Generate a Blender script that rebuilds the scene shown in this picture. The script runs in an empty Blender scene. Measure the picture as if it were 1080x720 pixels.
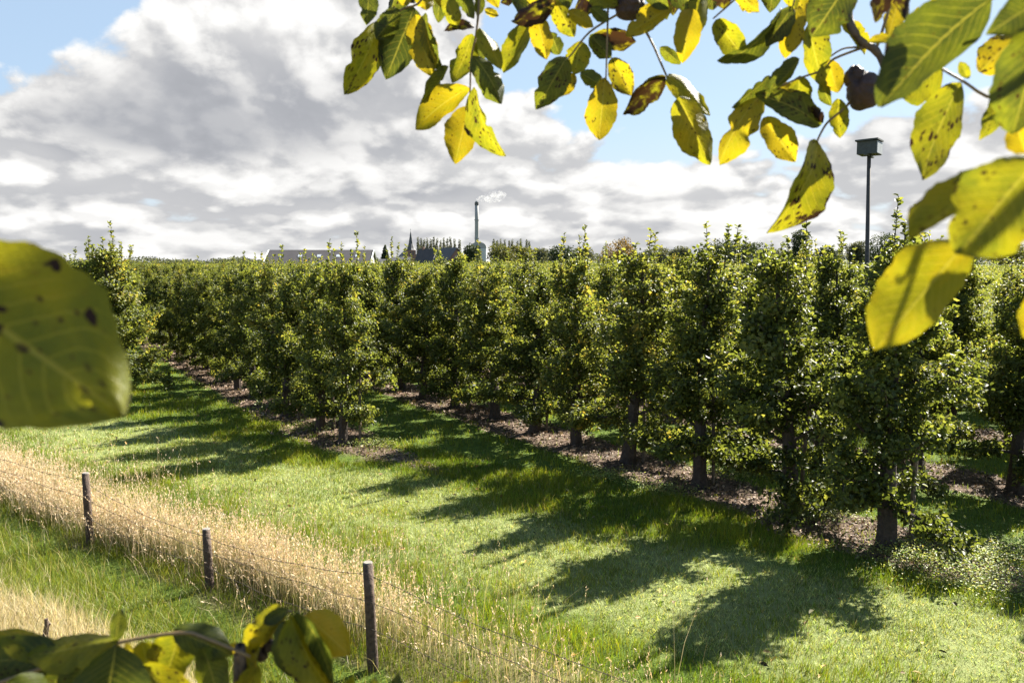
import bpy, math, random
import numpy as np
from mathutils import Vector, Matrix

S = bpy.context.scene
C = S.collection
random.seed(7)
RNG = np.random.default_rng(11)
R = math.radians

# ------------------------------------------------------------------ camera
CAM_H = 3.2
FPX = 840.0
PITCH = math.atan(84.0 / 840.0)
cam_d = bpy.data.cameras.new('camera')
cam = bpy.data.objects.new('camera', cam_d)
C.objects.link(cam)
cam.location = (0, 0, CAM_H)
cam.rotation_euler = (math.pi / 2 - PITCH, 0, 0)
cam_d.sensor_width = 36.0
cam_d.lens = FPX / 1080.0 * 36.0
cam_d.clip_start = 0.02
cam_d.clip_end = 30000
cam_d.dof.use_dof = True
cam_d.dof.focus_distance = 9.0
cam_d.dof.aperture_fstop = 10.0
S.camera = cam

# ------------------------------------------------------------------ light
SUN_AZ = math.atan2(0.742, 0.670)      # clockwise from +Y (right of the view)
SUN_EL = R(40)
S.view_settings.view_transform = 'Standard'
S.view_settings.look = 'None'
S.view_settings.gamma = 1
S.view_settings.exposure = 2.45

sun_d = bpy.data.lights.new('sun', 'SUN')
sun_d.energy = 5.0
sun_d.angle = R(0.5)
sun_d.color = (1.0, 0.94, 0.83)
sun = bpy.data.objects.new('sun', sun_d)
C.objects.link(sun)
sdir = Vector((math.sin(SUN_AZ) * math.cos(SUN_EL), math.cos(SUN_AZ) * math.cos(SUN_EL), math.sin(SUN_EL)))
sun.location = (30, 30, 40)
sun.rotation_euler = sdir.to_track_quat('Z', 'Y').to_euler()


class NT:
    """small helper around a node tree"""
    def __init__(s, tree):
        s.t = tree
        s.t.nodes.clear()

    def n(s, typ, **kw):
        nd = s.t.nodes.new(typ)
        for k, v in kw.items():
            if k == 'inp':
                for i, val in v.items():
                    s.put(nd.inputs[i], val)
            else:
                setattr(nd, k, v)
        return nd

    def put(s, sock, val):
        if hasattr(val, 'is_output'):
            s.t.links.new(val, sock)
        elif isinstance(val, bpy.types.Node):
            s.t.links.new(val.outputs[0], sock)
        else:
            sock.default_value = val

    def m(s, op, a, b=0.0, c=0.0, clamp=False):
        nd = s.n('ShaderNodeMath', operation=op, use_clamp=clamp)
        s.put(nd.inputs[0], a); s.put(nd.inputs[1], b); s.put(nd.inputs[2], c)
        return nd.outputs[0]

    def ss(s, x, lo, hi):
        nd = s.n('ShaderNodeMapRange', interpolation_type='SMOOTHSTEP')
        s.put(nd.inputs[0], x); s.put(nd.inputs[1], lo); s.put(nd.inputs[2], hi)
        return nd.outputs[0]

    def mix(s, f, a, b, mode='MIX'):
        nd = s.n('ShaderNodeMix', data_type='RGBA', blend_type=mode)
        s.put(nd.inputs[0], f); s.put(nd.inputs[6], a); s.put(nd.inputs[7], b)
        return nd.outputs[2]

    def ramp(s, x, stops, interp='LINEAR'):
        nd = s.n('ShaderNodeValToRGB')
        s.put(nd.inputs[0], x)
        cr = nd.color_ramp
        cr.interpolation = interp
        while len(cr.elements) < len(stops):
            cr.elements.new(0.5)
        for e, (p, c) in zip(cr.elements, stops):
            e.position = p
            e.color = tuple(c) + (1,) if len(c) == 3 else c
        return nd.outputs[0]

    def noise(s, vec, scale, detail=4, rough=0.5, dist=0.0, dim='3D'):
        nd = s.n('ShaderNodeTexNoise', noise_dimensions=dim)
        if vec is not None:
            s.put(nd.inputs['Vector'], vec)
        nd.inputs['Scale'].default_value = scale
        nd.inputs['Detail'].default_value = detail
        nd.inputs['Roughness'].default_value = rough
        nd.inputs['Distortion'].default_value = dist
        return nd.outputs[0]


def px_az(x): return math.atan((x - 540) / FPX)
def px_el(y): return math.atan((276 - y) / FPX)


S.cycles.volume_bounces = 4
S.cycles.diffuse_bounces = 3
S.cycles.transmission_bounces = 4
W = bpy.data.worlds.new('World')
S.world = W
W.use_nodes = True
g = NT(W.node_tree)
SKY_STR = 0.05
sky = g.n('ShaderNodeTexSky', sky_type='NISHITA')
sky.sun_disc = False
sky.sun_elevation = SUN_EL
sky.sun_rotation = SUN_AZ
sky.air_density = 1.0
sky.dust_density = 0.6
sky.ozone_density = 1.4
tc = g.n('ShaderNodeTexCoord')
sep = g.n('ShaderNodeSeparateXYZ', inp={0: tc.outputs['Generated']})
az = g.m('ARCTAN2', sep.outputs[0], sep.outputs[1])
el = g.m('ARCSINE', sep.outputs[2])
elc = g.m('MAXIMUM', el, 0.0)
den = g.m('ADD', elc, 0.16)


def cloud_vec(daz, delv, kx, kv, off, z):
    e2 = g.m('MAXIMUM', g.m('ADD', el, delv), 0.0)
    d2 = g.m('ADD', e2, off)
    u = g.m('MULTIPLY', g.m('ADD', az, daz), kx)
    v = g.m('MULTIPLY', g.m('LOGARITHM', d2, 2.718), kv)
    cv = g.n('ShaderNodeCombineXYZ')
    g.put(cv.inputs[0], u); g.put(cv.inputs[1], v)
    cv.inputs[2].default_value = z
    return cv.outputs[0]


def blob(x, y, sx, sy, amp):
    a = g.m('DIVIDE', g.m('SUBTRACT', az, px_az(x)), sx / FPX)
    b = g.m('DIVIDE', g.m('SUBTRACT', el, px_el(y)), sy / FPX)
    r2 = g.m('ADD', g.m('MULTIPLY', a, a), g.m('MULTIPLY', b, b))
    return g.m('MULTIPLY', g.m('EXPONENT', g.m('MULTIPLY', r2, -1.0)), amp)


def fbm(vec, sc):
    big = g.noise(vec, sc, 9, 0.55, 0.12)
    bil = 0.0
    wn = g.n('ShaderNodeTexNoise')
    g.put(wn.inputs['Vector'], vec); wn.inputs['Scale'].default_value = sc * 3.0; wn.inputs['Detail'].default_value = 4
    mv = g.n('ShaderNodeMix', data_type='VECTOR')
    mv.inputs[0].default_value = 0.16
    g.put(mv.inputs[4], vec); g.put(mv.inputs[5], wn.outputs['Color'])
    for k, am in ((2.6, 0.26), (6.5, 0.15)):
        vor = g.n('ShaderNodeTexVoronoi', feature='SMOOTH_F1', voronoi_dimensions='3D')
        g.put(vor.inputs['Vector'], mv.outputs[1])
        vor.inputs['Scale'].default_value = sc * k
        vor.inputs['Smoothness'].default_value = 0.35
        bil = g.m('ADD', bil, g.m('MULTIPLY', g.m('SUBTRACT', 0.5, vor.outputs['Distance']), am))
    return g.m('ADD', big, bil)


def total(blobs):
    c = 0.0
    for q in blobs:
        c = g.m('ADD', c, blob(*q))
    return c


A_ = (4.2, 2.0, 0.14, 3.7)
n0 = fbm(cloud_vec(0.0, 0.0, *A_), 1.25)
n1 = fbm(cloud_vec(0.016, 0.022, *A_), 1.25)
cover = total([(20, 25, 95, 75, -0.62), (75, 150, 60, 22, -0.05), (745, 85, 150, 60, -0.42),
               (930, 60, 170, 85, -0.34), (590, 25, 80, 50, -0.34), (255, 95, 210, 95, 0.26),
               (700, 212, 260, 34, 0.20), (450, 170, 160, 60, 0.20), (960, 175, 140, 50, 0.24), (280, 30, 130, 45, 0.16),
               (540, 262, 2000, 34, 0.16), (40, 190, 140, 60, 0.12)])
d0 = g.m('ADD', n0, cover)
mask = g.ss(d0, 0.465, 0.545)
rim = g.ss(g.m('SUBTRACT', n0, n1), -0.09, 0.13)
n2 = fbm(cloud_vec(0.006, 0.008, *A_), 1.25)
rim2 = g.ss(g.m('SUBTRACT', n0, n2), -0.045, 0.055)
under = total([(140, 122, 110, 36, 1.0), (230, 160, 150, 26, 0.85), (330, 120, 150, 40, 0.50), (420, 205, 150, 13, 0.45), (450, 245, 150, 9, 0.5),
               (60, 225, 200, 14, 0.30), (935, 150, 55, 40, 0.40), (760, 240, 120, 7, 0.30), (620, 190, 60, 10, 0.2), (180, 255, 160, 14, 0.35)])
under = g.m('MINIMUM', under, 1.0)
under = g.m('MULTIPLY', under, g.ss(d0, 0.46, 0.75))
thick = g.ss(d0, 0.55, 1.0)
core_ = g.m('SUBTRACT', 1.0, g.m('MULTIPLY', g.m('MAXIMUM', under, g.m('MULTIPLY', thick, 0.6)), 0.70))
lum = g.m('ADD', 0.905, g.m('MULTIPLY', g.m('MULTIPLY', g.m('SUBTRACT', rim, 0.5), core_), 0.30))
lum = g.m('ADD', lum, g.m('MULTIPLY', g.m('MULTIPLY', g.m('SUBTRACT', rim2, 0.5), core_), 0.10))
lum = g.m('SUBTRACT', lum, g.m('MULTIPLY', thick, 0.02))
lum = g.m('SUBTRACT', lum, g.m('MULTIPLY', under, 0.29))
ccol = g.ramp(lum, [(0.0, (0.0, 0.0, 0.0)), (0.42, (0.27, 0.285, 0.315)), (0.62, (0.45, 0.462, 0.495)), (0.80, (0.76, 0.755, 0.75)), (0.97, (1.0, 0.99, 0.97))])
CL = 0.19
ccol = g.mix(1.0, ccol, (CL / SKY_STR, CL / SKY_STR, CL / SKY_STR, 1), 'MULTIPLY')
front = g.ss(sep.outputs[1], -0.25, 0.45)
high = g.m('SUBTRACT', 1.0, g.ss(el, 0.38, 0.62))
mask = g.m('MULTIPLY', g.m('MULTIPLY', mask, front), high)
hazy = g.m('MULTIPLY', g.m('SUBTRACT', 1.0, g.ss(el, 0.0, 0.19)), 0.8)
hazec = g.mix(0.78, sky.outputs[0], (0.086 / SKY_STR, 0.113 / SKY_STR, 0.145 / SKY_STR, 1))
skyc = g.mix(hazy, hazec, (0.14 / SKY_STR, 0.15 / SKY_STR, 0.16 / SKY_STR, 1))
final = g.mix(mask, skyc, ccol)
back = g.mix(front, sky.outputs[0], final)
bg = g.n('ShaderNodeBackground', inp={0: back, 1: SKY_STR})
wo = g.n('ShaderNodeOutputWorld', inp={0: bg})

# ------------------------------------------------------------------ geometry helpers
FWD = Vector((0, math.cos(PITCH), -math.sin(PITCH)))
UPV = Vector((0, math.sin(PITCH), math.cos(PITCH)))
RGT = Vector((1, 0, 0))
EYE = Vector((0, 0, CAM_H))


def ray(px, py):
    return FWD + RGT * ((px - 540) / FPX) + UPV * ((360 - py) / FPX)


def at(px, py, d):
    return EYE + ray(px, py) * d


def ground(px, py, z=0.0):
    r = ray(px, py)
    return EYE + r * ((z - CAM_H) / r.z)


def far(px, Y):
    """x for a thing standing Y metres ahead of the camera"""
    return (px - 540) / FPX * Y


def zof(py, Y):
    return CAM_H + (276 - py) / FPX * Y


FN = Vector((0.589, 0.808, 0)).normalized()      # across the headland, away from the dyke
FT = Vector((FN.y, -FN.x, 0))                    # along the fence, to the right
P1 = ground(363, 468)
P2 = ground(940, 575)
RD = Vector((ray(-2, 276).x, ray(-2, 276).y, 0)).normalized()   # row direction, away from camera
RP = Vector((RD.y, -RD.x, 0))                                   # across the rows, to the right
SPC = (P2 - P1).dot(RP)
U1 = P1.dot(RP)


def new_mesh(name, verts, faces):
    me = bpy.data.meshes.new(name)
    me.from_pydata([tuple(v) for v in verts], [], faces)
    me.update()
    return me


def np_mesh(name, V, F):
    """V (n,3) float, F (m,k) int"""
    me = bpy.data.meshes.new(name)
    n, (m, k) = len(V), F.shape
    me.vertices.add(n)
    me.vertices.foreach_set('co', np.ascontiguousarray(V, dtype=np.float32).ravel())
    me.loops.add(m * k)
    me.loops.foreach_set('vertex_index', np.ascontiguousarray(F, dtype=np.int32).ravel())
    me.polygons.add(m)
    me.polygons.foreach_set('loop_start', np.arange(0, m * k, k, dtype=np.int32))
    me.update(calc_edges=True)
    return me


def link(name, me, mat=None, parent=None, smooth=False):
    o = bpy.data.objects.new(name, me)
    C.objects.link(o)
    if mat is not None and len(me.materials) == 0:
        me.materials.append(mat)
    if parent is not None:
        o.parent = parent
    if smooth:
        me.polygons.foreach_set('use_smooth', [True] * len(me.polygons))
    return o


def tag(o, label=None, cat=None, group=None, kind=None):
    if label: o['label'] = label
    if cat: o['category'] = cat
    if group: o['group'] = group
    if kind: o['kind'] = kind
    return o


def empty(name, loc, rz=0.0):
    o = bpy.data.objects.new(name, None)
    C.objects.link(o)
    o.location = loc
    o.rotation_euler = (0, 0, rz)
    o.empty_display_size = 0.2
    return o


class MB:
    def __init__(s):
        s.v = []; s.f = []

    def box(s, x0, x1, y0, y1, z0, z1):
        b = len(s.v)
        s.v += [(x0, y0, z0), (x1, y0, z0), (x1, y1, z0), (x0, y1, z0), (x0, y0, z1), (x1, y0, z1), (x1, y1, z1), (x0, y1, z1)]
        s.f += [(b, b + 3, b + 2, b + 1), (b + 4, b + 5, b + 6, b + 7), (b, b + 1, b + 5, b + 4),
                (b + 1, b + 2, b + 6, b + 5), (b + 2, b + 3, b + 7, b + 6), (b + 3, b, b + 4, b + 7)]
        return s

    def tube(s, pts, rad, sides=6, jit=0.0):
        pts = [Vector(p) for p in pts]
        base = len(s.v)
        for i, p in enumerate(pts):
            d = (pts[min(i + 1, len(pts) - 1)] - pts[max(i - 1, 0)])
            if d.length < 1e-9: d = Vector((0, 0, 1))
            d.normalize()
            a = d.cross(Vector((0.13, 0.97, 0.2)))
            if a.length < 1e-3: a = d.cross(Vector((1, 0, 0)))
            a.normalize(); b = d.cross(a)
            r = rad[i] if hasattr(rad, '__len__') else rad
            for k in range(sides):
                t = 2 * math.pi * k / sides
                rr = r * (1 + (random.uniform(-jit, jit) if jit else 0))
                s.v.append(tuple(p + a * math.cos(t) * rr + b * math.sin(t) * rr))
        for i in range(len(pts) - 1):
            for k in range(sides):
                k2 = (k + 1) % sides
                q = base + i * sides
                s.f.append((q + k, q + k2, q + sides + k2, q + sides + k))
        s.f.append(tuple(base + k for k in range(sides - 1, -1, -1)))
        q = base + (len(pts) - 1) * sides
        s.f.append(tuple(q + k for k in range(sides)))
        return s

    def prism(s, poly, y0, y1):
        """poly in x,z, extruded along y"""
        b = len(s.v); n = len(poly)
        s.v += [(x, y0, z) for x, z in poly] + [(x, y1, z) for x, z in poly]
        s.f.append(tuple(range(b, b + n))); s.f.append(tuple(range(b + 2 * n - 1, b + n - 1, -1)))
        for i in range(n):
            j = (i + 1) % n
            s.f.append((b + i, b + n + i, b + n + j, b + j))
        return s

    def build(s, name, mat, parent=None, smooth=False):
        return link(name, new_mesh(name, s.v, s.f), mat, parent, smooth)


# ------------------------------------------------------------------ materials
def alb(c, k=0.72):
    return tuple(v * k for v in c)


def mat(name):
    m = bpy.data.materials.new(name)
    m.use_nodes = True
    return m, NT(m.node_tree)


def simple(name, col, rough=0.7, var=0.25, scale=6.0, metal=0.0, bump=0.0, spec=0.4):
    m, t = mat(name)
    tc = t.n('ShaderNodeTexCoord')
    nz = t.noise(tc.outputs['Object'], scale, 5, 0.6)
    col = alb(col)
    lo = tuple(c * (1 - var) for c in col); hi = tuple(min(1, c * (1 + var)) for c in col)
    c = t.ramp(nz, [(0.3, lo), (0.7, hi)])
    p = t.n('ShaderNodeBsdfPrincipled', inp={'Base Color': c, 'Roughness': rough, 'Metallic': metal, 'Specular IOR Level': spec})
    if bump:
        b = t.n('ShaderNodeBump', inp={'Height': nz, 'Strength': bump})
        b.inputs['Distance'].default_value = 0.02
        t.put(p.inputs['Normal'], b)
    t.n('ShaderNodeOutputMaterial', inp={0: p})
    return m


def foliage(name, stops, trans=0.35, rough=0.42, spec=0.45, tmul=1.7):
    m, t = mat(name)
    a = t.n('ShaderNodeAttribute', attribute_name='rnd')
    oi = t.n('ShaderNodeObjectInfo')
    f = t.m('ADD', a.outputs['Fac'], t.m('MULTIPLY', t.m('SUBTRACT', oi.outputs['Random'], 0.5), 0.22), clamp=True)
    c = t.ramp(f, [(q_, alb(k_)) for q_, k_ in stops])
    p = t.n('ShaderNodeBsdfPrincipled', inp={'Base Color': c, 'Roughness': rough, 'Specular IOR Level': spec})
    tcn = t.mix(1.0, c, (tmul * 1.12, tmul, tmul * 0.55, 1), 'MULTIPLY')
    tr = t.n('ShaderNodeBsdfTranslucent', inp={0: tcn})
    mx = t.n('ShaderNodeMixShader', inp={0: trans, 1: p, 2: tr})
    t.n('ShaderNodeOutputMaterial', inp={0: mx})
    return m


def blades(name, trans=0.35, rough=0.55):
    m, t = mat(name)
    a = t.n('ShaderNodeAttribute', attribute_name='col')
    p = t.n('ShaderNodeBsdfPrincipled', inp={'Base Color': a.outputs['Color'], 'Roughness': rough, 'Specular IOR Level': 0.3})
    tr = t.n('ShaderNodeBsdfTranslucent', inp={0: t.mix(1.0, a.outputs['Color'], (1.35, 1.3, 0.8, 1), 'MULTIPLY')})
    mx = t.n('ShaderNodeMixShader', inp={0: trans, 1: p, 2: tr})
    t.n('ShaderNodeOutputMaterial', inp={0: mx})
    return m


M = {}
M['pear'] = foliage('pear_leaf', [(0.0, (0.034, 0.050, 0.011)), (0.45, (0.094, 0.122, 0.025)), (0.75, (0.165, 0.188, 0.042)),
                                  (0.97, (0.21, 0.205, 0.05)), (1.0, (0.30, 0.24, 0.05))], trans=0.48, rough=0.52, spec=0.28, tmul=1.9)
M['tree_dark'] = foliage('dark_foliage', [(0, (0.022, 0.040, 0.018)), (0.6, (0.045, 0.065, 0.026)), (1, (0.075, 0.095, 0.035))], 0.2, 0.6, 0.2)
M['tree_mid'] = foliage('mid_foliage', [(0, (0.05, 0.065, 0.022)), (0.6, (0.10, 0.115, 0.032)), (1, (0.17, 0.16, 0.045))], 0.3, 0.6, 0.2)
M['tree_autumn'] = foliage('autumn_foliage', [(0, (0.07, 0.05, 0.02)), (0.6, (0.15, 0.105, 0.04)), (1, (0.24, 0.17, 0.06))], 0.3, 0.6, 0.2)
M['tree_grey'] = foliage('greygreen_foliage', [(0, (0.06, 0.072, 0.045)), (0.6, (0.10, 0.115, 0.07)), (1, (0.15, 0.16, 0.10))], 0.25, 0.7, 0.1)
M['bark'] = simple('bark', (0.060, 0.042, 0.030), 0.9, 0.5, 30, bump=0.8)
M['twig'] = simple('walnut_twig', (0.11, 0.075, 0.05), 0.7, 0.45, 90, bump=0.4)
M['rachis'] = simple('leaf_stem', (0.20, 0.13, 0.055), 0.55, 0.3, 60)
M['post'] = simple('weathered_post', (0.085, 0.058, 0.042), 0.9, 0.5, 25, bump=0.7)
M['posttop'] = simple('cut_post_end', (0.20, 0.18, 0.155), 0.9, 0.25, 40)
M['stake'] = simple('tree_stake', (0.17, 0.125, 0.085), 0.9, 0.4, 30, bump=0.5)
M['wire'] = simple('rusty_wire', (0.16, 0.125, 0.10), 0.6, 0.3, 30, metal=0.6)
M['grass'] = blades('grass_blade', 0.38, 0.5)
M['straw'] = blades('dry_straw', 0.25, 0.6)
M['litter'] = blades('leaf_litter', 0.08, 0.7)
M['nestbox'] = simple('dark_painted_board', (0.045, 0.052, 0.048), 0.6, 0.3, 18, bump=0.2)
M['nestside'] = simple('pale_board', (0.34, 0.36, 0.38), 0.6, 0.2, 14)  # nest box side panel, much paler than the other boards
M['pole'] = simple('dark_wood_pole', (0.055, 0.050, 0.047), 0.8, 0.35, 20)
M['brick'] = simple('brick', (0.21, 0.12, 0.10), 0.9, 0.2, 1.5)
M['paleplaster'] = simple('pale_wall', (0.42, 0.40, 0.37), 0.9, 0.12, 0.7)
M['white'] = simple('white_paint', (0.72, 0.72, 0.70), 0.6, 0.08, 2)
M['slate'] = simple('slate_roof', (0.075, 0.075, 0.080), 0.7, 0.2, 0.8)
M['tile'] = simple('roof_tile', (0.070, 0.063, 0.066), 0.9, 0.14, 0.6)
M['glass'] = simple('window_glass', (0.05, 0.06, 0.07), 0.12, 0.1, 1, spec=0.8)
M['skylight'] = simple('skylight_panel', (0.55, 0.58, 0.60), 0.3, 0.1, 1)
M['concrete'] = simple('chimney_concrete', (0.30, 0.30, 0.30), 0.9, 0.12, 0.05)
M['cladding'] = simple('grey_cladding', (0.46, 0.48, 0.50), 0.7, 0.1, 0.05)
M['steel'] = simple('lattice_steel', (0.28, 0.29, 0.30), 0.5, 0.1, 1, metal=0.5)
M['husk'] = simple('walnut_husk', (0.045, 0.022, 0.018), 0.6, 0.6, 60, bump=0.6)
M['husk_green'] = simple('green_walnut_husk', (0.13, 0.12, 0.02), 0.5, 0.4, 50, bump=0.3)


def walnut_leaf_material(name, brown=0.0):
    m, t = mat(name)
    uv = t.n('ShaderNodeUVMap')
    sp = t.n('ShaderNodeSeparateXYZ', inp={0: uv.outputs[0]})
    u, v = sp.outputs[0], sp.outputs[1]          # u -1..1 across, v 0..1 along
    aw = t.n('ShaderNodeAttribute', attribute_name='tint')
    sd = t.n('ShaderNodeAttribute', attribute_name='seed')
    sptn = t.n('ShaderNodeAttribute', attribute_name='spots')
    off = t.n('ShaderNodeCombineXYZ')
    t.put(off.inputs[0], u); t.put(off.inputs[1], t.m('MULTIPLY', v, 2.2)); t.put(off.inputs[2], t.m('MULTIPLY', sd.outputs['Fac'], 37.0))
    vec = off.outputs[0]
    au = t.m('ABSOLUTE', u)
    # pinnate veins
    ph = t.m('SUBTRACT', t.m('MULTIPLY', v, 11.0), t.m('MULTIPLY', t.m('POWER', au, 1.25), 3.0))
    ph = t.m('ADD', ph, t.m('MULTIPLY', t.noise(vec, 1.5, 2), 0.5))
    fr = t.m('ABSOLUTE', t.m('SUBTRACT', t.m('FRACT', ph), 0.5))
    vein = t.m('SUBTRACT', 1.0, t.ss(fr, 0.02, 0.10))
    vein = t.m('MULTIPLY', vein, t.m('SUBTRACT', 1.0, t.ss(au, 0.55, 0.98)))
    mid = t.m('SUBTRACT', 1.0, t.ss(au, 0.015, 0.055))
    rib = t.m('MAXIMUM', t.m('MULTIPLY', vein, 0.45), mid)
    cells = t.n('ShaderNodeTexVoronoi', feature='DISTANCE_TO_EDGE')
    t.put(cells.inputs['Vector'], vec); cells.inputs['Scale'].default_value = 16
    # tint: yellow (0) to green (1), patchy; greener close to veins
    patch = t.noise(vec, 1.3, 4, 0.6)
    f = t.m('ADD', aw.outputs['Fac'], t.m('MULTIPLY', t.m('SUBTRACT', patch, 0.5), 1.1))
    f = t.m('ADD', f, t.m('MULTIPLY', vein, -0.10), clamp=True)
    base = t.ramp(f, [(0.0, (0.31, 0.23, 0.008)), (0.3, (0.235, 0.215, 0.008)), (0.6, (0.125, 0.138, 0.010)), (1.0, (0.042, 0.056, 0.011))])
    base = t.mix(t.m('MULTIPLY', rib, 0.45), base, (0.42, 0.36, 0.07, 1))
    # dark blotches and spots
    vo = t.n('ShaderNodeTexVoronoi', feature='F1')
    t.put(vo.inputs['Vector'], vec); vo.inputs['Scale'].default_value = 5.6
    size = t.m('MULTIPLY', t.n('ShaderNodeSeparateColor', inp={0: vo.outputs['Color']}).outputs[0], 0.34)
    size = t.m('MULTIPLY', size, sptn.outputs['Fac'])
    dd = t.m('ADD', vo.outputs['Distance'], t.m('MULTIPLY', t.m('SUBTRACT', t.noise(vec, 11, 4), 0.5), 0.42))
    spot = t.m('SUBTRACT', 1.0, t.ss(t.m('SUBTRACT', dd, size), -0.03, 0.02))
    spot = t.m('MULTIPLY', spot, t.ss(t.noise(vec, 1.7, 2), 0.42, 0.55))
    bl = t.noise(vec, 2.2, 6, 0.62)
    edge = t.m('ADD', bl, t.m('MULTIPLY', t.m('POWER', t.m('MAXIMUM', au, t.m('SUBTRACT', v, 0.05)), 4.0), 0.16))
    blot = t.ss(edge, t.m('SUBTRACT', 0.84, t.m('MULTIPLY', sptn.outputs['Fac'], 0.10)), t.m('SUBTRACT', 0.88, t.m('MULTIPLY', sptn.outputs['Fac'], 0.10)))
    dark = t.m('MAXIMUM', spot, blot)
    if brown:
        dark = t.m('MAXIMUM', dark, t.ss(t.noise(vec, 1.6, 5, 0.6), 0.40 - 0.1 * brown, 0.50))
    fine = t.m('SUBTRACT', 1.0, t.ss(cells.outputs['Distance'], 0.0, 0.05))
    base = t.mix(t.m('MULTIPLY', fine, 0.16), base, (0.34, 0.31, 0.07, 1))
    halo = t.ss(t.m('SUBTRACT', size, dd), -0.12, 0.0)
    base = t.mix(t.m('MULTIPLY', t.m('MULTIPLY', halo, 0.35), t.ss(t.noise(vec, 1.7, 2), 0.42, 0.55)), base, (0.14, 0.085, 0.008, 1))
    dirt = t.ss(t.noise(vec, 7.0, 6, 0.7), 0.55, 0.75)
    base = t.mix(t.m('MULTIPLY', dirt, t.m('MULTIPLY', sptn.outputs['Fac'], 0.22)), base, (0.09, 0.052, 0.009, 1))
    col = t.mix(dark, base, (0.026, 0.012, 0.007, 1))
    bump = t.n('ShaderNodeBump', inp={'Height': t.m('ADD', t.m('MULTIPLY', rib, -1.0), t.m('MULTIPLY', cells.outputs['Distance'], 0.9)), 'Strength': 0.35})
    bump.inputs['Distance'].default_value = 0.0012
    p = t.n('ShaderNodeBsdfPrincipled', inp={'Base Color': t.mix(1.0, col, (0.75, 0.85, 1.0, 1), 'MULTIPLY'), 'Roughness': 0.45, 'Specular IOR Level': 0.30, 'Normal': bump})
    tcn = t.mix(1.0, col, (0.92, 0.90, 0.5, 1), 'MULTIPLY')
    tr = t.n('ShaderNodeBsdfTranslucent', inp={0: tcn, 'Normal': bump})
    mx = t.n('ShaderNodeMixShader', inp={0: 0.62, 1: p, 2: tr})
    t.n('ShaderNodeOutputMaterial', inp={0: mx})
    return m


M['walnut'] = walnut_leaf_material('walnut_leaf')
M['walnut_brown'] = walnut_leaf_material('withered_walnut_leaf', 1.0)


# ------------------------------------------------------------------ ground
def height_np(x, y):
    s = x * FN.x + y * FN.y
    d = np.clip(3.55 - s, 0, None)
    z = 0.36 * d * d / (d + 0.5)
    return np.minimum(z, 1.60)


def wob(x, y):
    return (np.sin(x * 1.7 + 0.6 * np.sin(y * 0.9)) + np.sin(y * 2.3 + 1.1 * np.sin(x * 1.3)) + np.sin(x * 0.63 - y * 0.71)) / 3.0


def axis_pts(lo, hi, mid0, mid1, step):
    a = list(np.arange(mid0, mid1, step))
    x, st = mid1, step
    while x < hi:
        a.append(x); st *= 1.16; x += st
    a.append(hi)
    x, st = mid0, step; pre = []
    while x > lo:
        st *= 1.16; x -= st; pre.append(max(x, lo))
    return np.array(pre[::-1] + a)


gx = axis_pts(-9000, 9000, -16, 16, 0.22)
gy = axis_pts(-300, 12000, -3, 24, 0.22)
GX, GY = np.meshgrid(gx, gy)
GZ = height_np(GX, GY) + 0.012 * wob(GX * 2.1, GY * 2.4) * (np.hypot(GX, GY) < 60)
V = np.stack([GX, GY, GZ], -1).reshape(-1, 3)
nx, ny = len(gx), len(gy)
ii = np.arange(nx * (ny - 1)).reshape(ny - 1, nx)[:, :-1].ravel()
F = np.stack([ii, ii + 1, ii + nx + 1, ii + nx], 1)

mg, t = mat('orchard_ground')
geo = t.n('ShaderNodeNewGeometry')
pos = geo.outputs['Position']


def dotc(v):
    nd = t.n('ShaderNodeVectorMath', operation='DOT_PRODUCT')
    t.put(nd.inputs[0], pos); nd.inputs[1].default_value = tuple(v)
    return nd.outputs['Value']


sN = dotc(FN); uN = dotc(RP)
nb = t.noise(pos, 0.9, 5, 0.6)
nf = t.noise(pos, 9.0, 6, 0.65)
nff = t.noise(pos, 45.0, 4, 0.7)
sw = t.m('ADD', sN, t.m('MULTIPLY', t.m('SUBTRACT', nb, 0.5), 1.3))
green = t.ramp(nf, [(0.3, (0.0324, 0.0540, 0.0086)), (0.7, (0.0792, 0.1152, 0.0158))])
pale = t.ramp(nf, [(0.3, (0.0936, 0.1152, 0.0360)), (0.7, (0.1728, 0.1944, 0.0720))])
straw = t.ramp(nf, [(0.3, (0.0720, 0.0612, 0.0288)), (0.7, (0.1728, 0.1368, 0.0720))])
soil = t.ramp(nf, [(0.28, (0.0303, 0.0209, 0.0143)), (0.5, (0.0825, 0.0578, 0.0413)), (0.72, (0.1485, 0.1100, 0.0825))])
pb = t.m('MULTIPLY', t.ss(sw, 5.7, 6.3), t.m('SUBTRACT', 1.0, t.ss(sw, 8.0, 8.7)))
col = t.mix(pb, green, pale)
st = t.m('MULTIPLY', t.ss(sw, 4.1, 4.35), t.m('SUBTRACT', 1.0, t.ss(sw, 4.9, 5.5)))
st = t.m('MAXIMUM', st, t.m('SUBTRACT', 1.0, t.ss(sw, 2.9, 3.4)))
col = t.mix(t.m('MULTIPLY', st, 0.75), col, straw)
rel = t.m('DIVIDE', t.m('SUBTRACT', uN, U1), SPC)
rd = t.m('MULTIPLY', t.m('ABSOLUTE', t.m('SUBTRACT', t.m('FRACT', t.m('ADD', rel, 0.5)), 0.5)), SPC)
rdn = t.m('ADD', rd, t.m('MULTIPLY', t.m('SUBTRACT', nb, 0.5), 0.55))
so = t.m('MULTIPLY', t.m('SUBTRACT', 1.0, t.ss(rdn, 0.55, 0.72)), t.ss(sw, 8.75, 9.05))
col = t.mix(so, col, soil)
bmp = t.n('ShaderNodeBump', inp={'Height': t.m('ADD', nf, t.m('MULTIPLY', nff, 0.5)), 'Strength': 0.9})
bmp.inputs['Distance'].default_value = 0.04
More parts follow.
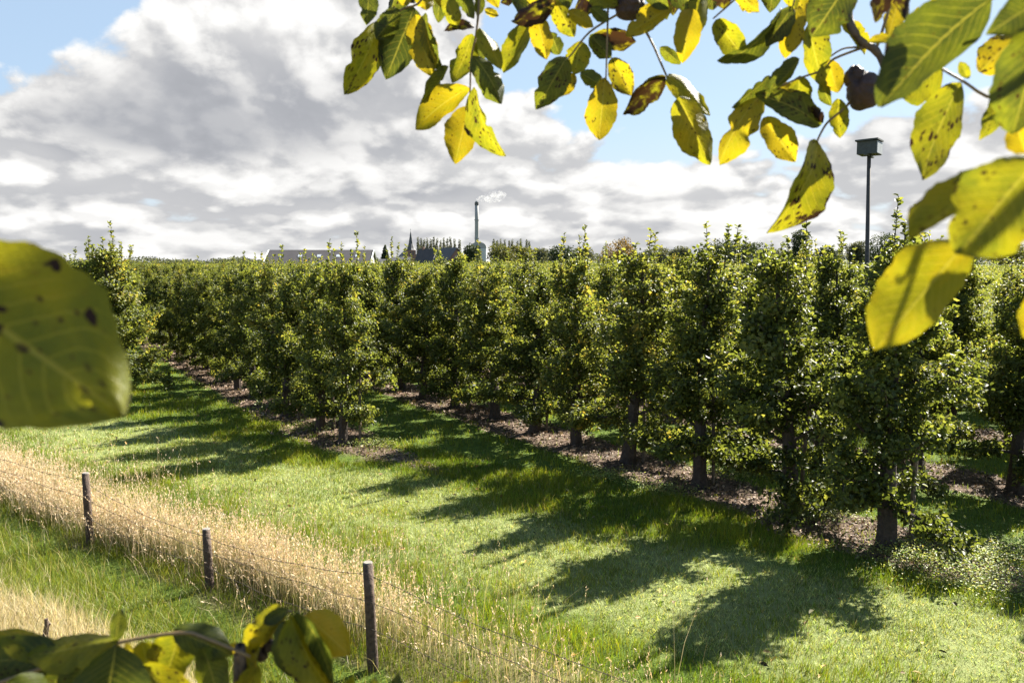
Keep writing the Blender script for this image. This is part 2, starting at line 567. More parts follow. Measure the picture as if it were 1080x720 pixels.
p = t.n('ShaderNodeBsdfPrincipled', inp={'Base Color': col, 'Roughness': 0.95, 'Specular IOR Level': 0.1, 'Normal': bmp})
t.n('ShaderNodeOutputMaterial', inp={0: p})
gr = link('ground', np_mesh('ground', V, F), mg, smooth=True)
tag(gr, 'flat orchard ground with mown grass and bare soil strips rising to a grassy bank', 'ground', kind='structure')


# ------------------------------------------------------------------ numpy leaf and blade clouds
def unit(a):
    return a / np.maximum(np.linalg.norm(a, axis=1, keepdims=True), 1e-9)


def leaf_cloud(P, A, Nn, L, Wd, rnd, fold=0.25):
    """P base points, A axis unit, Nn approximate normal, L length, Wd width -> verts, quads, rnd per vert"""
    A = unit(A)
    Sd = unit(np.cross(A, Nn)); Nn = np.cross(Sd, A)
    L = L[:, None]; Wd = Wd[:, None]
    up = Nn * Wd * fold
    b = P
    tip = P + A * L - Nn * L * 0.12
    l1 = P + A * L * 0.30 - Sd * Wd * 0.5 + up; r1 = P + A * L * 0.30 + Sd * Wd * 0.5 + up
    l2 = P + A * L * 0.70 - Sd * Wd * 0.40 + up * 0.7; r2 = P + A * L * 0.70 + Sd * Wd * 0.40 + up * 0.7
    n = len(P)
    V = np.stack([b, r1, r2, tip, l2, l1], 1).reshape(-1, 3)
    k = np.arange(n)[:, None] * 6
    F = np.concatenate([k + np.array([[0, 1, 2, 3]]), k + np.array([[0, 3, 4, 5]])], 1).reshape(-1, 4)
    return V, F, np.repeat(rnd, 6)


def set_float(me, name, arr):
    a = me.attributes.new(name, 'FLOAT', 'POINT')
    a.data.foreach_set('value', np.ascontiguousarray(arr, dtype=np.float32))


def set_color(me, name, arr):
    a = me.attributes.new(name, 'FLOAT_COLOR', 'POINT')
    c = np.ones((len(arr), 4), dtype=np.float32); c[:, :3] = arr
    a.data.foreach_set('color', c.ravel())


def blade_mesh(name, P, H, Wd, lean, leandir, face, col, material, kind_label, cat):
    """curved tapering blades; col (n,3)"""
    n = len(P)
    Ld = np.stack([np.cos(leandir), np.sin(leandir), np.zeros(n)], 1)
    Sd = np.stack([np.cos(face), np.sin(face), np.zeros(n)], 1) * (Wd[:, None] * 0.5)
    up = np.zeros((n, 3)); up[:, 2] = 1
    m = P + up * (H * np.cos(lean * 0.5) * 0.55)[:, None] + Ld * (H * np.sin(lean * 0.5) * 0.55)[:, None]
    tip = m + up * (H * np.cos(lean) * 0.45)[:, None] + Ld * (H * np.sin(lean) * 0.45)[:, None]
    V = np.stack([P - Sd, P + Sd, m - Sd * 0.75, m + Sd * 0.75, tip], 1).reshape(-1, 3)
    k = np.arange(n)[:, None] * 5
    F = np.concatenate([k + np.array([[0, 1, 3]]), k + np.array([[0, 3, 2]]), k + np.array([[2, 3, 4]])], 1).reshape(-1, 3)
    me = np_mesh(name, V, F)
    set_color(me, 'col', np.repeat(col, 5, axis=0))
    o = link(name, me, material)
    tag(o, kind_label, cat, kind='stuff')
    return o


def in_view(x, y, margin=0.10, extra=1.5):
    lim = (540 / FPX + margin) * np.maximum(y, 0) + extra
    return (np.abs(x) < lim) & (y > 1.0)


def st_points(n, s0, s1, t0, t1):
    s = RNG.uniform(s0, s1, n); tt = RNG.uniform(t0, t1, n)
    x = s * FN.x + tt * FT.x; y = s * FN.y + tt * FT.y
    k = in_view(x, y)
    return x[k], y[k], s[k], tt[k]


def row_dist(x, y):
    rel = ((x * RP.x + y * RP.y) - U1) / SPC
    return np.abs((rel + 0.5) % 1.0 - 0.5) * SPC


# ------------------------------------------------------------------ far things
def crown_cloud(n, shape, size, clumps=14):
    """leaf clumps through an uneven crown volume; shape = list of (cx,cy,cz,rx,ry,rz)"""
    Ps = []
    vol = np.array([a[3] * a[4] * a[5] for a in shape]) ** 0.75
    cnt = RNG.multinomial(n, vol / vol.sum())
    for (cx, cy, cz, rx, ry, rz), k in zip(shape, cnt):
        d = unit(RNG.normal(size=(k, 3)))
        r = RNG.uniform(0.55, 1.06, k) ** 0.7
        Ps.append(np.array([cx, cy, cz]) + d * r[:, None] * np.array([rx, ry, rz]))
    P = np.concatenate(Ps)
    n = len(P)
    A = unit(RNG.normal(size=(n, 3)) + np.array([0, 0, -0.2]))
    Nn = unit(RNG.normal(size=(n, 3)) + np.array([0, 0, 0.9]))
    L = RNG.uniform(0.6, 1.3, n) * size
    return leaf_cloud(P, A, Nn, L, L * 0.75, RNG.uniform(0, 1, n))


def make_tree(name, label, cat, loc, trunk, cr, n, size, material, group=None):
    e = empty(name, loc)
    tag(e, label, cat, group)
    th, tr = trunk
    mb = MB().tube([(0, 0, -0.3), (0.05 * tr, 0, th * 0.4), (0, 0.1 * tr, th)], [tr * 1.25, tr, tr * 0.45], 7, 0.1)
    for k in range(7):
        a = k * 2.4; z0 = th * (0.35 + 0.085 * k)
        c = cr[k % len(cr)]
        tgt = Vector((c[0] + 0.5 * c[3] * math.cos(a), c[1] + 0.5 * c[4] * math.sin(a), c[2] + 0.3 * c[5]))
        mb.tube([(0, 0, z0), tuple(Vector((0, 0, z0)).lerp(tgt, 0.5) + Vector((0, 0, 0.1 * th))), tuple(tgt)], [tr * 0.45, tr * 0.3, tr * 0.1], 5)
    mb.build('trunk', M['bark'], e)
    V, F, r = crown_cloud(n, cr, size)
    me = np_mesh('crown', V, F); set_float(me, 'rnd', r)
    link('crown', me, material, e)
    return e


def lobes(w, h, zc, n=6, seed=0):
    rr = random.Random(seed)
    out = [(0, 0, zc, w * 0.36, w * 0.36, h * 0.40)]
    for k in range(n):
        a = k * 2.399 + rr.uniform(-.4, .4)
        q = w * rr.uniform(0.18, 0.30)
        out.append((q * math.cos(a), q * math.sin(a), zc + h * rr.uniform(-0.26, 0.26), w * rr.uniform(.16, .24), w * rr.uniform(.16, .24), h * rr.uniform(.16, .26)))
    return out


# --- barn with the long grey roof
def prism_roof(mb, L, D, ze, zr, th, ov=0.5):
    """two thick pitched sheets along x, ridge along x"""
    for sgn in (-1, 1):
        y0, y1 = sgn * (D / 2 + ov), 0.0
        b = len(mb.v)
        sl = (zr - ze) / (D / 2)
        z0 = ze - ov * sl
        x0, x1 = -L / 2 - ov, L / 2 + ov
        mb.v += [(x0, y0, z0), (x1, y0, z0), (x1, y1, zr), (x0, y1, zr), (x0, y0, z0 + th), (x1, y0, z0 + th), (x1, y1, zr + th), (x0, y1, zr + th)]
        mb.f += [(b, b + 1, b + 2, b + 3), (b + 7, b + 6, b + 5, b + 4), (b, b + 4, b + 5, b + 1), (b + 1, b + 5, b + 6, b + 2), (b + 2, b + 6, b + 7, b + 3), (b + 3, b + 7, b + 4, b)]


def gable_house(name, label, cat, loc, rz, L, D, ze, zr, wallm, roofm, windows=(), chim=None, trim=None, skyl=0, ov=0.4):
    e = empty(name, loc, rz)
    tag(e, label, cat)
    w = MB()
    b = len(w.v)
    poly = [(-D / 2, -0.2), (D / 2, -0.2), (D / 2, ze), (0, zr), (-D / 2, ze)]
    w.v += [(-L / 2, y, z) for y, z in poly] + [(L / 2, y, z) for y, z in poly]
    n = 5
    w.f += [tuple(range(n - 1, -1, -1)), tuple(range(n, 2 * n))]
    for i in range(n):
        j = (i + 1) % n
        w.f.append((i, j, n + j, n + i))
    w.build('wall', wallm, e)
    r = MB(); prism_roof(r, L, D, ze + 0.03, zr + 0.03, 0.22, ov)
    ro = r.build('roof', roofm, e)
    if chim:
        for cx, hh in chim:
            MB().box(cx - 0.45, cx + 0.45, -0.35, 0.35, zr - 0.6, zr + hh).build('chimney', M['brick'], ro)
    if trim:
        for sx in (-1, 1):
            mb = MB()
            for sy in (-1, 1):
                sl = (zr - ze) / (D / 2)
                mb.tube([(sx * (L / 2 + ov + 0.08), sy * (D / 2 + ov), ze - ov * sl + 0.1), (sx * (L / 2 + ov + 0.08), 0, zr + 0.18)], 0.22, 4)
            mb.build('bargeboard', trim, ro)
    for k in range(skyl):
        x = -L / 2 + (k + 0.7) * L / (skyl + 0.4)
        sl = (zr - ze) / (D / 2); y = -D * 0.2; z = zr - (-y) * sl + 0.30
        b = MB(); b.v += [(x - .6, y - .5, z - .5 * sl), (x + .6, y - .5, z - .5 * sl), (x + .6, y + .5, z + .5 * sl), (x - .6, y + .5, z + .5 * sl)]
        b.v += [(a, c, d + .05) for a, c, d in b.v]
        b.f += [(3, 2, 1, 0), (4, 5, 6, 7), (0, 1, 5, 4), (1, 2, 6, 5), (2, 3, 7, 6), (3, 0, 4, 7)]
        b.build('skylight', M['skylight'], ro)
    for (ax, z0, ww, hh, side) in windows:
        f = MB(); gl = MB()
        if side == 'front':
            f.box(ax - ww / 2 - .1, ax + ww / 2 + .1, -D / 2 - .06, -D / 2 + .05, z0 - .1, z0 + hh + .1)
            gl.box(ax - ww / 2, ax + ww / 2, -D / 2 - .09, -D / 2 - .02, z0, z0 + hh)
        else:
            f.box(L / 2 - .05, L / 2 + .06, ax - ww / 2 - .1, ax + ww / 2 + .1, z0 - .1, z0 + hh + .1)
            gl.box(L / 2 + .02, L / 2 + .09, ax - ww / 2, ax + ww / 2, z0, z0 + hh)
        fo = f.build('window', M['white'], e)
        gl.build('pane', M['glass'], fo)
    return e


YB = 250
bl = (394 - 286) / FPX * YB
gable_house('barn', 'long low barn with grey tiled roof and white gable edges above the orchard', 'barn',
            (far(340, YB), YB, 0), R(-2), bl, 13, 1.9, zof(264.5, YB), M['paleplaster'], M['tile'],
            windows=[(-8, 0.7, 1.2, 0.9, 'front'), (-2, 0.7, 1.2, 0.9, 'front'), (6, 0.7, 1.2, 0.9, 'front')], trim=M['white'], skyl=5)
YH = 300
gable_house('brick_house', 'red brick house with a blue grey slate roof, its gable end facing the orchard', 'house',
            (far(474, YH), YH, 0), R(-52), 10, 9.5, 2.6, zof(262, YH), M['brick'], M['slate'],
            windows=[(-1.6, 1.0, 1.1, 1.4, 'side'), (1.6, 1.0, 1.1, 1.4, 'side'), (0, 4.2, 1.0, 1.2, 'side'), (-2, 0.9, 1.2, 1.3, 'front'), (2, 0.9, 1.2, 1.3, 'front')])
gable_house('gabled_house', 'pale gabled house with a steep dark roof left of the brick house', 'house',
            (far(452, 330), 330, 0), R(-35), 9, 6.5, 3.0, zof(263, 330), M['paleplaster'], M['tile'],
            windows=[(0, 4.0, 1.0, 1.2, 'side'), (-1, 1.0, 1, 1.3, 'side'), (1.2, 1.0, 1, 1.3, 'side')], chim=[(-2.5, 1.0)])
gable_house('low_house', 'low house with a dark roof between the conifer and the church', 'house',
            (far(424, 420), 420, 0), R(4), 9, 8, 2.6, zof(271.5, 420), M['brick'], M['slate'], windows=[(0, .9, 1.2, 1.2, 'front')], chim=[(3, 0.8)])
gable_house('shed', 'small dark roofed shed beside the right end of the barn', 'shed',
            (far(401, 262), 262, 0), R(3), 4.6, 5, 2.2, zof(274, 262), M['brick'], M['slate'], windows=[(0, .8, .8, .8, 'front')])
gable_house('greenhouse_shed', 'small shed with a pale roof under the autumn tree', 'shed',
            (far(660, 210), 210, 0), R(2), 4.4, 5, 2.3, zof(275.5, 210), M['white'], M['white'], windows=[(0, .9, .9, .8, 'front')])

# --- church with a thin spire
YC = 700
ch = empty('church', (far(434, YC), YC, 0), R(20))
tag(ch, 'distant village church with a dark body and thin pointed grey spire', 'church')
zt = zof(264, YC)
MB().box(-3.6, 3.6, -3.6, 3.6, -0.3, zt).build('tower', M['brick'], ch)
s_ = MB(); b = len(s_.v)
apex = zof(243, YC)
s_.tube([(0, 0, zt), (0, 0, zt + 1.8), (0, 0, zt + 5.5), (0, 0, apex - 1.5)], [4.6, 3.3, 1.9, 0.25], 8)
sp_ = s_.build('spire', M['slate'], ch)
MB().tube([(0, 0, apex - 1.6), (0, 0, apex + 1.0)], 0.12, 5).tube([(-.6, 0, apex + .4), (.6, 0, apex + .4)], .1, 5).build('cross', M['steel'], sp_)
nv = MB()
nv.prism([(-6, -0.3), (6, -0.3), (6, 6.5), (0, 12.2), (-6, 6.5)], 3.7, 30)
nv.build('nave', M['brick'], ch)
rf = MB()
for sg in (-1, 1):
    b = len(rf.v)
    rf.v += [(sg * 6.4, 3.8, 6.2), (sg * 6.4, 30.3, 6.2), (0, 30.3, 12.3), (0, 3.8, 12.3), (sg * 6.4, 3.8, 6.6), (sg * 6.4, 30.3, 6.6), (0, 30.3, 12.7), (0, 3.8, 12.7)]
    rf.f += [(b, b + 1, b + 2, b + 3), (b + 7, b + 6, b + 5, b + 4), (b, b + 4, b + 5, b + 1), (b + 1, b + 5, b + 6, b + 2), (b + 2, b + 6, b + 7, b + 3), (b + 3, b + 7, b + 4, b)]
rf.build('roof', M['slate'], ch)
for sx in (-1.2, 1.2):
    MB().box(sx - .5, sx + .5, -3.7, -3.5, zt - 4.2, zt - 1.2).build('louvre', M['slate'], ch)

# --- factory chimney, plume, boiler house
YF = 1500
ck = empty('factory_chimney', (far(503.2, YF), YF, 0))
tag(ck, 'tall slender grey factory chimney trailing white smoke', 'chimney')
ztop = zof(214, YF)
MB().tube([(0, 0, -1), (0, 0, 40), (0, 0, 80), (0, 0, ztop - 6)], [4.4, 4.0, 3.6, 3.4], 20).build('shaft', M['concrete'], ck, True)
MB().tube([(0, 0, ztop - 6), (0, 0, ztop - 1.0)], [3.8, 3.8], 20).build('collar', M['slate'], ck)
for zz in (46, 80):
    MB().tube([(0, 0, zz), (0, 0, zz + 1.2)], [4.7, 4.7], 20).build('gallery', M['steel'], ck)
MB().tube([(0, 0, ztop - 1.0), (0, 0, ztop + 1.2)], [2.6, 2.5], 16).build('flue', M['concrete'], ck)
bo = empty('boiler_house', (far(505, 1560), 1560, 0))
tag(bo, 'pale grey industrial boiler house with a rounded top behind the tall chimney', 'factory building')
zb = zof(262, 1560)
MB().box(-15, 15, -10, 10, -1, zb).build('hall', M['cladding'], bo)
q = MB()
prof = [(-15.5, zb + .1), (15.5, zb + .1)] + [(15.5 * math.cos(a), zb + 2 + 10 * math.sin(a)) for a in [math.pi * k / 14 for k in range(15)]]
q.prism(prof, -10, 10)
q.build('roof', M['concrete'], bo)

ms, t = mat('white_smoke')
tcs = t.n('ShaderNodeTexCoord')
nz = t.noise(tcs.outputs['Object'], 0.11, 6, 0.65)
dn = t.m('MULTIPLY', t.ss(nz, 0.42, 0.68), 0.020)
pv = t.n('ShaderNodeVolumePrincipled', inp={'Color': (0.97, 0.97, 0.97, 1), 'Density': dn, 'Anisotropy': 0.2})
mo = t.n('ShaderNodeOutputMaterial'); t.put(mo.inputs[1], pv.outputs[0])
import bmesh
bm = bmesh.new()
bmesh.ops.create_icosphere(bm, subdivisions=4, radius=1)
pl = []
for v in bm.verts:
    c = v.co.copy()
    a = c.x
    k = 1 + 0.22 * math.sin(6 * c.x + 2) * math.cos(5 * c.z) + 0.12 * math.sin(11 * c.y + 7 * c.x)
    v.co = Vector((c.x * 29, c.y * 11 * k, (c.z * (9.5 + 4.5 * a) * k) + 4.5 * a))
me = bpy.data.meshes.new('smoke'); bm.to_mesh(me); bm.free()
sm = link('smoke', me, ms)
sm.location = (far(504, YF) + 25, YF, ztop + 8.5)
tag(sm, 'white smoke plume drifting right from the top of the factory chimney', 'smoke', kind='stuff')

# --- pylons far left
for k, px in enumerate((156.5, 165.5)):
    Yp = 1300
    py_ = empty('pylon', (far(px, Yp), Yp, 0))
    tag(py_, 'faint lattice power pylon on the left horizon, ' + ('the left of the pair' if k == 0 else 'the right of the pair'), 'pylon', 'power pylons on the left horizon')
    h = zof(270.5, Yp)
    mb = MB()
    for sx in (-1, 1):
        for sy in (-1, 1):
            mb.tube([(sx * 3, sy * 3, -.5), (sx * 1.0, sy * 1.0, h * .75), (sx * .3, sy * .3, h)], .22, 4)
    for j in range(6):
        z0, z1 = h * j / 8, h * (j + 1) / 8
        w0, w1 = 3 - 2 * z0 / (h * .75), 3 - 2 * z1 / (h * .75)
        for sy in (-1, 1):
            mb.tube([(-w0, sy * w0, z0), (w1, sy * w1, z1)], .12, 4); mb.tube([(w0, sy * w0, z0), (-w1, sy * w1, z1)], .12, 4)
    mb.build('lattice_mast', M['steel'], py_)
    for zz, ww in ((h * .72, 6), (h * .88, 4.5)):
        MB().tube([(-ww, 0, zz), (0, 0, zz + .9), (ww, 0, zz)], .25, 4).build('crossarm', M['steel'], py_)

# --- poplars
pop_meshes = []
for k in range(4):
    sh = [(RNG.normal() * .25, RNG.normal() * .25, 3 + j * 2.3, 2.1 - abs(j - 3.2) * .22, 2.1 - abs(j - 3.2) * .22, 2.4) for j in range(9)]
    V, F, r = crown_cloud(900, sh, 0.85)
    me = np_mesh('crown', V, F); set_float(me, 'rnd', r); me.materials.append(M['tree_grey'])
    mt = MB().tube([(0, 0, -.5), (0, 0, 8), (0, 0, 22)], [.4, .3, .08], 6)
    mt = new_mesh('trunk', mt.v, mt.f); mt.materials.append(M['bark'])
    pop_meshes.append((me, mt))
pop_px = [441.5, 444.5, 448, 451.5, 455, 458.3, 461.5, 465, 468.5, 472.5, 475.5, 480, 485, 521, 524.5, 528, 532.5, 537, 540, 545.5, 549, 555, 558]
for k, px in enumerate(pop_px):
    Yp = 800 + (k % 3) * 6
    e = empty('poplar', (far(px, Yp), Yp, 0), RNG.uniform(0, 6))
    if k < 13:
        tag(e, 'slim grey green poplar in the long row between church spire and chimney', 'poplar', 'poplars left of the factory chimney')
    else:
        tag(e, 'slim grey green poplar in the row right of the factory chimney', 'poplar', 'poplars right of the factory chimney')
    top = 250.5 + (k * 7 % 5) * 0.6 + (1.5 if k >= 13 else 0)
    sc = zof(top, Yp) / 23.4
    e.scale = (1.0, 1.0, sc)
    for nm, me in zip(('crown', 'trunk'), pop_meshes[k % 4]):
        link(nm, me, None, e)

# --- single trees along the horizon: px, width px, top y, Y, material, label
TREES = [
    ('conifer', 407, 13, 259, 285, 'tree_dark', 'dark conifer standing between the barn and the church', 1),
    ('broadleaf_tree', 497, 17, 256, 350, 'tree_dark', 'dark green tree just left of the chimney foot', 0),
    ('broadleaf_tree', 530, 24, 259, 270, 'tree_mid', 'yellow green broad tree right of the boiler house', 0),
    ('broadleaf_tree', 549, 20, 260, 280, 'tree_mid', 'yellow green tree, right hand of two below the right poplars', 0),
    ('broadleaf_tree', 568, 18, 263, 330, 'tree_grey', 'grey green low tree left of the dark tree', 0),
    ('broadleaf_tree', 590, 24, 260, 300, 'tree_dark', 'dark blue green tree between the poplars and the autumn tree', 0),
    ('broadleaf_tree', 612, 22, 264, 420, 'tree_grey', 'low pale tree left of the autumn tree', 0),
    ('broadleaf_tree', 651, 33, 253.5, 280, 'tree_autumn', 'round brownish autumn tree with a full dome of foliage', 0),
    ('broadleaf_tree', 690, 26, 262, 400, 'tree_grey', 'grey green tree right of the autumn tree', 0),
    ('broadleaf_tree', 718, 20, 260, 380, 'tree_grey', 'narrow grey green tree behind the tall pear shoots', 0),
    ('broadleaf_tree', 760, 34, 253, 320, 'tree_dark', 'wide dark tree, left end of the dark clump at right', 0),
    ('broadleaf_tree', 786, 34, 257, 340, 'tree_dark', 'wide dark tree, right end of the dark clump', 0),
    ('broadleaf_tree', 812, 22, 263, 420, 'tree_grey', 'low grey tree right of the dark clump', 0),
    ('broadleaf_tree', 842, 17, 245, 300, 'tree_dark', 'tall upright dark tree rising above its neighbours', 0),
    ('broadleaf_tree', 868, 22, 261, 360, 'tree_dark', 'low dark tree left of the nest box pole', 0),
    ('broadleaf_tree', 902, 18, 256, 330, 'tree_grey', 'grey green tree just left of the nest box pole', 0),
    ('broadleaf_tree', 928, 32, 246, 300, 'tree_dark', 'round dark green tree behind the nest box pole', 0),
    ('broadleaf_tree', 960, 26, 258, 340, 'tree_grey', 'grey green tree partly behind the big bright leaf', 0),
    ('broadleaf_tree', 178, 22, 276, 520, 'tree_grey', 'low hazy tree on the left horizon by the pylons', 0),
    ('broadleaf_tree', 205, 20, 277, 520, 'tree_grey', 'low hazy tree on the left horizon, further right', 0),
    ('broadleaf_tree', 1010, 34, 256, 330, 'tree_dark', 'dark tree at far right behind the big walnut leaf', 0),
    ('broadleaf_tree', 1060, 34, 259, 350, 'tree_mid', 'green tree at the far right edge of the horizon', 0),
]
for i, (nm, px, wpx, top, Yt, mt, lab, con) in enumerate(TREES):
    h = zof(top - (2.5 if px > 515 else 0), Yt); w = wpx * (1.15 if px > 515 else 1) / FPX * Yt
    if con:
        cr = [(0, 0, h * (0.12 + 0.10 * j), w * .52 * (1 - j / 9.5), w * .52 * (1 - j / 9.5), h * .09) for j in range(9)]
    elif wpx < 18 and top < 250:
        cr = [(0.2 * (-1) ** j, 0, h * (.3 + .14 * j), w * .45, w * .45, h * .14) for j in range(5)]
    else:
        cr = lobes(w * 1.25, h * 1.05, h * 0.52, 12, i)
    make_tree(nm, lab, 'tree', (far(px, Yt), Yt, 0), (h * .7, max(.18, w * .035)), cr, 3200, 0.0019 * Yt, M[mt])

# far hedgerow and woods that read as one mass along the whole horizon
def sstep_(x, a, b):
    q = np.clip((x - a) / (b - a), 0, 1)
    return q * q * (3 - 2 * q)


n = 42000
hx = RNG.uniform(-1100, 1100, n); hy = 900 + 160 * np.sin(hx * .011) + RNG.uniform(-30, 30, n)
hh = 5.0 + 8.0 * sstep_(hx, -60, 60) + 2.2 * np.sin(hx * .05) + 1.6 * np.sin(hx * .13 + 1) + 1.2 * np.sin(hx * .31)
P = np.stack([hx, hy, RNG.uniform(0, 1, n) ** .6 * hh], 1)
V, F, r = leaf_cloud(P, unit(RNG.normal(size=(n, 3))), unit(RNG.normal(size=(n, 3)) + [0, 0, .8]), RNG.uniform(1.2, 2.6, n), RNG.uniform(1.0, 2.0, n), RNG.uniform(0, 1, n))
me = np_mesh('far_wood', V, F); set_float(me, 'rnd', r)
tag(link('far_wood', me, M['tree_grey']), 'low hazy woods and hedges along the horizon', 'woods', kind='stuff')


# ------------------------------------------------------------------ pear trees
def pear_meshes(seed, nleaf=15000):
    rr = random.Random(seed); rg = np.random.default_rng(seed)
    H = rr.uniform(2.58, 3.02)
    wood = MB()
    lx, ly = rr.uniform(-.10, .10), rr.uniform(-.10, .10)
    px, pw = rr.uniform(0, 6), rr.uniform(0, 6)

    def lead(z):
        k = z / H
        return Vector((lx * k + .05 * math.sin(px + 3 * k), ly * k + .05 * math.sin(pw + 4 * k), z))
    zs = [-0.08, 0.03, .18, .4, .7, 1.1, 1.6, 2.1, 2.6, H]
    rad = [.135, .112, .092, .082, .074, .060, .046, .032, .018, .007]
    wood.tube([lead(z) for z in zs], rad, 9, 0.12)
    Pl, Al, Nl, Ll, Rl = [], [], [], [], []
    nb = 34
    for i in range(nb):
        f = max(0.0, (i + rr.uniform(-.3, .3)) / (nb - 1))
        z0 = 0.42 + f ** 1.12 * (H - 0.54)
        a = i * 2.399 + rr.uniform(-.5, .5)
        ln = (0.90 - 0.66 * f ** 1.3) * rr.uniform(.70, 1.22)
        up = rr.uniform(.15, .75) + .25 * f
        if f < .12: up = rr.uniform(-.15, .3)
        d = Vector((math.cos(a), math.sin(a), up)).normalized()
        p0 = lead(z0)
        pts = [p0 + d * (ln * q) + Vector((0, 0, (.16 if f > .12 else -.08) * ln * q * q)) for q in (0, .35, .7, 1.0)]
        wood.tube(pts, [.020 * (1.2 - f), .014 * (1.2 - f), .009, .004], 5)
        # side spurs and twigs carrying leaves
        k = max(3, int(7 * ln / .6))
        for j in range(k):
            q = .18 + .82 * (j + rr.random()) / k
            c = pts[0].lerp(pts[3], q)
            sd = Vector((rr.gauss(0, 1), rr.gauss(0, 1), rr.uniform(-.3, 1.1))).normalized()
            tl = rr.uniform(.10, .30)
            e2 = c + sd * tl
            wood.tube([c, e2], [.006, .003], 3)
            m = int(nleaf / (nb * 6.2))
            tq = rg.uniform(.05, 1.1, m)[:, None]
            base = np.array(c) + (np.array(e2) - np.array(c)) * tq + rg.normal(0, .045, (m, 3))
            ax = unit(rg.normal(0, 1, (m, 3)) + np.array([d.x, d.y, -.25]) * .8)
            tn = rg.normal(0, .75, 3)
            nn = unit(rg.normal(0, .5, (m, 3)) + np.array([d.x * .5, d.y * .5, .75]) + tn)
            Pl.append(base); Al.append(ax); Nl.append(nn)
            Ll.append(rg.uniform(.036, .068, m))
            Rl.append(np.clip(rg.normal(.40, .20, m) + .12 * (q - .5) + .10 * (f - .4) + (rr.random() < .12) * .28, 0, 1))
    # upright shoots
    for i in range(rr.choice((3, 4, 5))):
        a = rr.uniform(0, 6.3); q = rr.uniform(0, .35)
        p0 = lead(H - rr.uniform(.15, .6)) + Vector((q * math.cos(a), q * math.sin(a), 0))
        hl = rr.uniform(.40, 1.0)
        p1 = p0 + Vector((rr.uniform(-.08, .08), rr.uniform(-.08, .08), hl))
        wood.tube([lead(H - .6), p0, p1], [.009, .007, .003], 4)
        m = int(hl * 85)
        tq = rg.uniform(0, 1.0, m)[:, None]
        base = np.array(p0) + (np.array(p1) - np.array(p0)) * tq
        an = rg.uniform(0, 6.28, m)
        ax = np.stack([np.cos(an), np.sin(an), rg.uniform(.1, 1.1, m)], 1)
        Pl.append(base); Al.append(unit(ax)); Nl.append(unit(rg.normal(0, .5, (m, 3)) + [0, 0, 1]))
        Ll.append(rg.uniform(.04, .075, m)); Rl.append(np.clip(rg.normal(.55, .18, m), 0, 1))
    P = np.concatenate(Pl); L = np.concatenate(Ll)
    V, F, r = leaf_cloud(P, np.concatenate(Al), np.concatenate(Nl), L, L * RNG.uniform(.55, .72, len(L)), np.concatenate(Rl), .22)
    crown = np_mesh('crown', V, F); set_float(crown, 'rnd', r); crown.materials.append(M['pear'])
    trunk = new_mesh('trunk', wood.v, wood.f); trunk.materials.append(M['bark'])
    return crown, trunk


PEAR = [pear_meshes(100 + k) for k in range(9)]
TSP = 1.45
ROWS = {}
row_start = {0: ground(126, 417), 1: P1, 2: P2}
ORD = ['first', 'second', 'third', 'fourth', 'fifth', 'sixth', 'seventh', 'eighth', 'ninth', 'tenth', 'eleventh', 'twelfth']
P3 = ground(1075, 515)
u3 = P3.dot(RP)
cands = []
for row in range(0, 34):
    u = U1 + (row - 1) * SPC
    if row in row_start:
        v0 = row_start[row].dot(RD)
        if row == 0:
            u = row_start[0].dot(RP)
    else:
        v0 = P3.dot(RD) - TSP if row == 3 else P2.dot(RD) - (row - 2) * 1.9 - .4 * (row % 3)
    k = 0
    v = v0
    while v < 150:
        q = RP * u + RD * v
        jit = random.uniform(-.14, .14) if k else 0
        qq = q + RD * jit + RP * random.uniform(-.07, .07)
        if qq.y > 2 and abs(qq.x) < (540 / FPX + .06) * qq.y + 1.4:
            cands.append((row, k, qq))
        k += 1
        v += TSP
quota = {0: 34, 1: 56, 2: 74, 3: 60, 4: 40, 5: 36}
used = {r: 0 for r in range(40)}
rest = []
ROWNAME = {0: 'the leftmost orchard row', 1: 'the middle orchard row', 2: 'the long front row'}
idx = 0
for row, k, q in cands:
    if used[row] >= quota.get(row, 0):
        rest.append((row, k, q)); continue
    n_ = used[row]; used[row] += 1
    e = empty('pear_tree', (q.x, q.y, 0), random.uniform(0, 6.28))
    sc = random.uniform(.95, 1.08) * min(1.13, max(.93, 1.13 - (q.y - 13) * .0105)) * .985
    if row == 1: sc *= .94
    wk = 1.10 if row >= 2 else 1.0
    e.scale = (sc * wk * random.uniform(.86, 1.0), sc * wk * random.uniform(.86, 1.0), sc)
    e.rotation_euler[0] = random.uniform(-.055, .055); e.rotation_euler[1] = random.uniform(-.055, .055)
    if row == 0:
        e.scale = (sc * 1.22, sc * 1.22, sc * (1.12, 1.08, 1.05)[min(n_, 2)] if n_ < 6 else sc)
    grp = 'pear trees planted in orchard rows'
    if row in ROWNAME and n_ < 12:
        lab = ('pear tree at the near end of ' if n_ == 0 else ORD[n_] + ' pear tree from the near end of ') + ROWNAME[row]
        if row == 2 and n_ == 0: lab = 'nearest pear tree, dark and leafy, at the right end of the long front row'
    elif row in ROWNAME:
        lab = 'far pear tree past the twelfth trunk of ' + ROWNAME[row]; grp = 'far pear trees of ' + ROWNAME[row]
    else:
        nm = {3: 'second', 4: 'third', 5: 'fourth'}[row]
        lab = 'pear tree in the ' + nm + ' row at right, mostly hidden behind the front row'; grp = 'pear trees of the ' + nm + ' row on the right'
    tag(e, lab, 'pear tree', grp)
    cm, tm = PEAR[(idx * 5 + idx // 9 * 2 + row) % len(PEAR)]
    link('crown', cm, None, e); link('trunk', tm, None, e)
    idx += 1

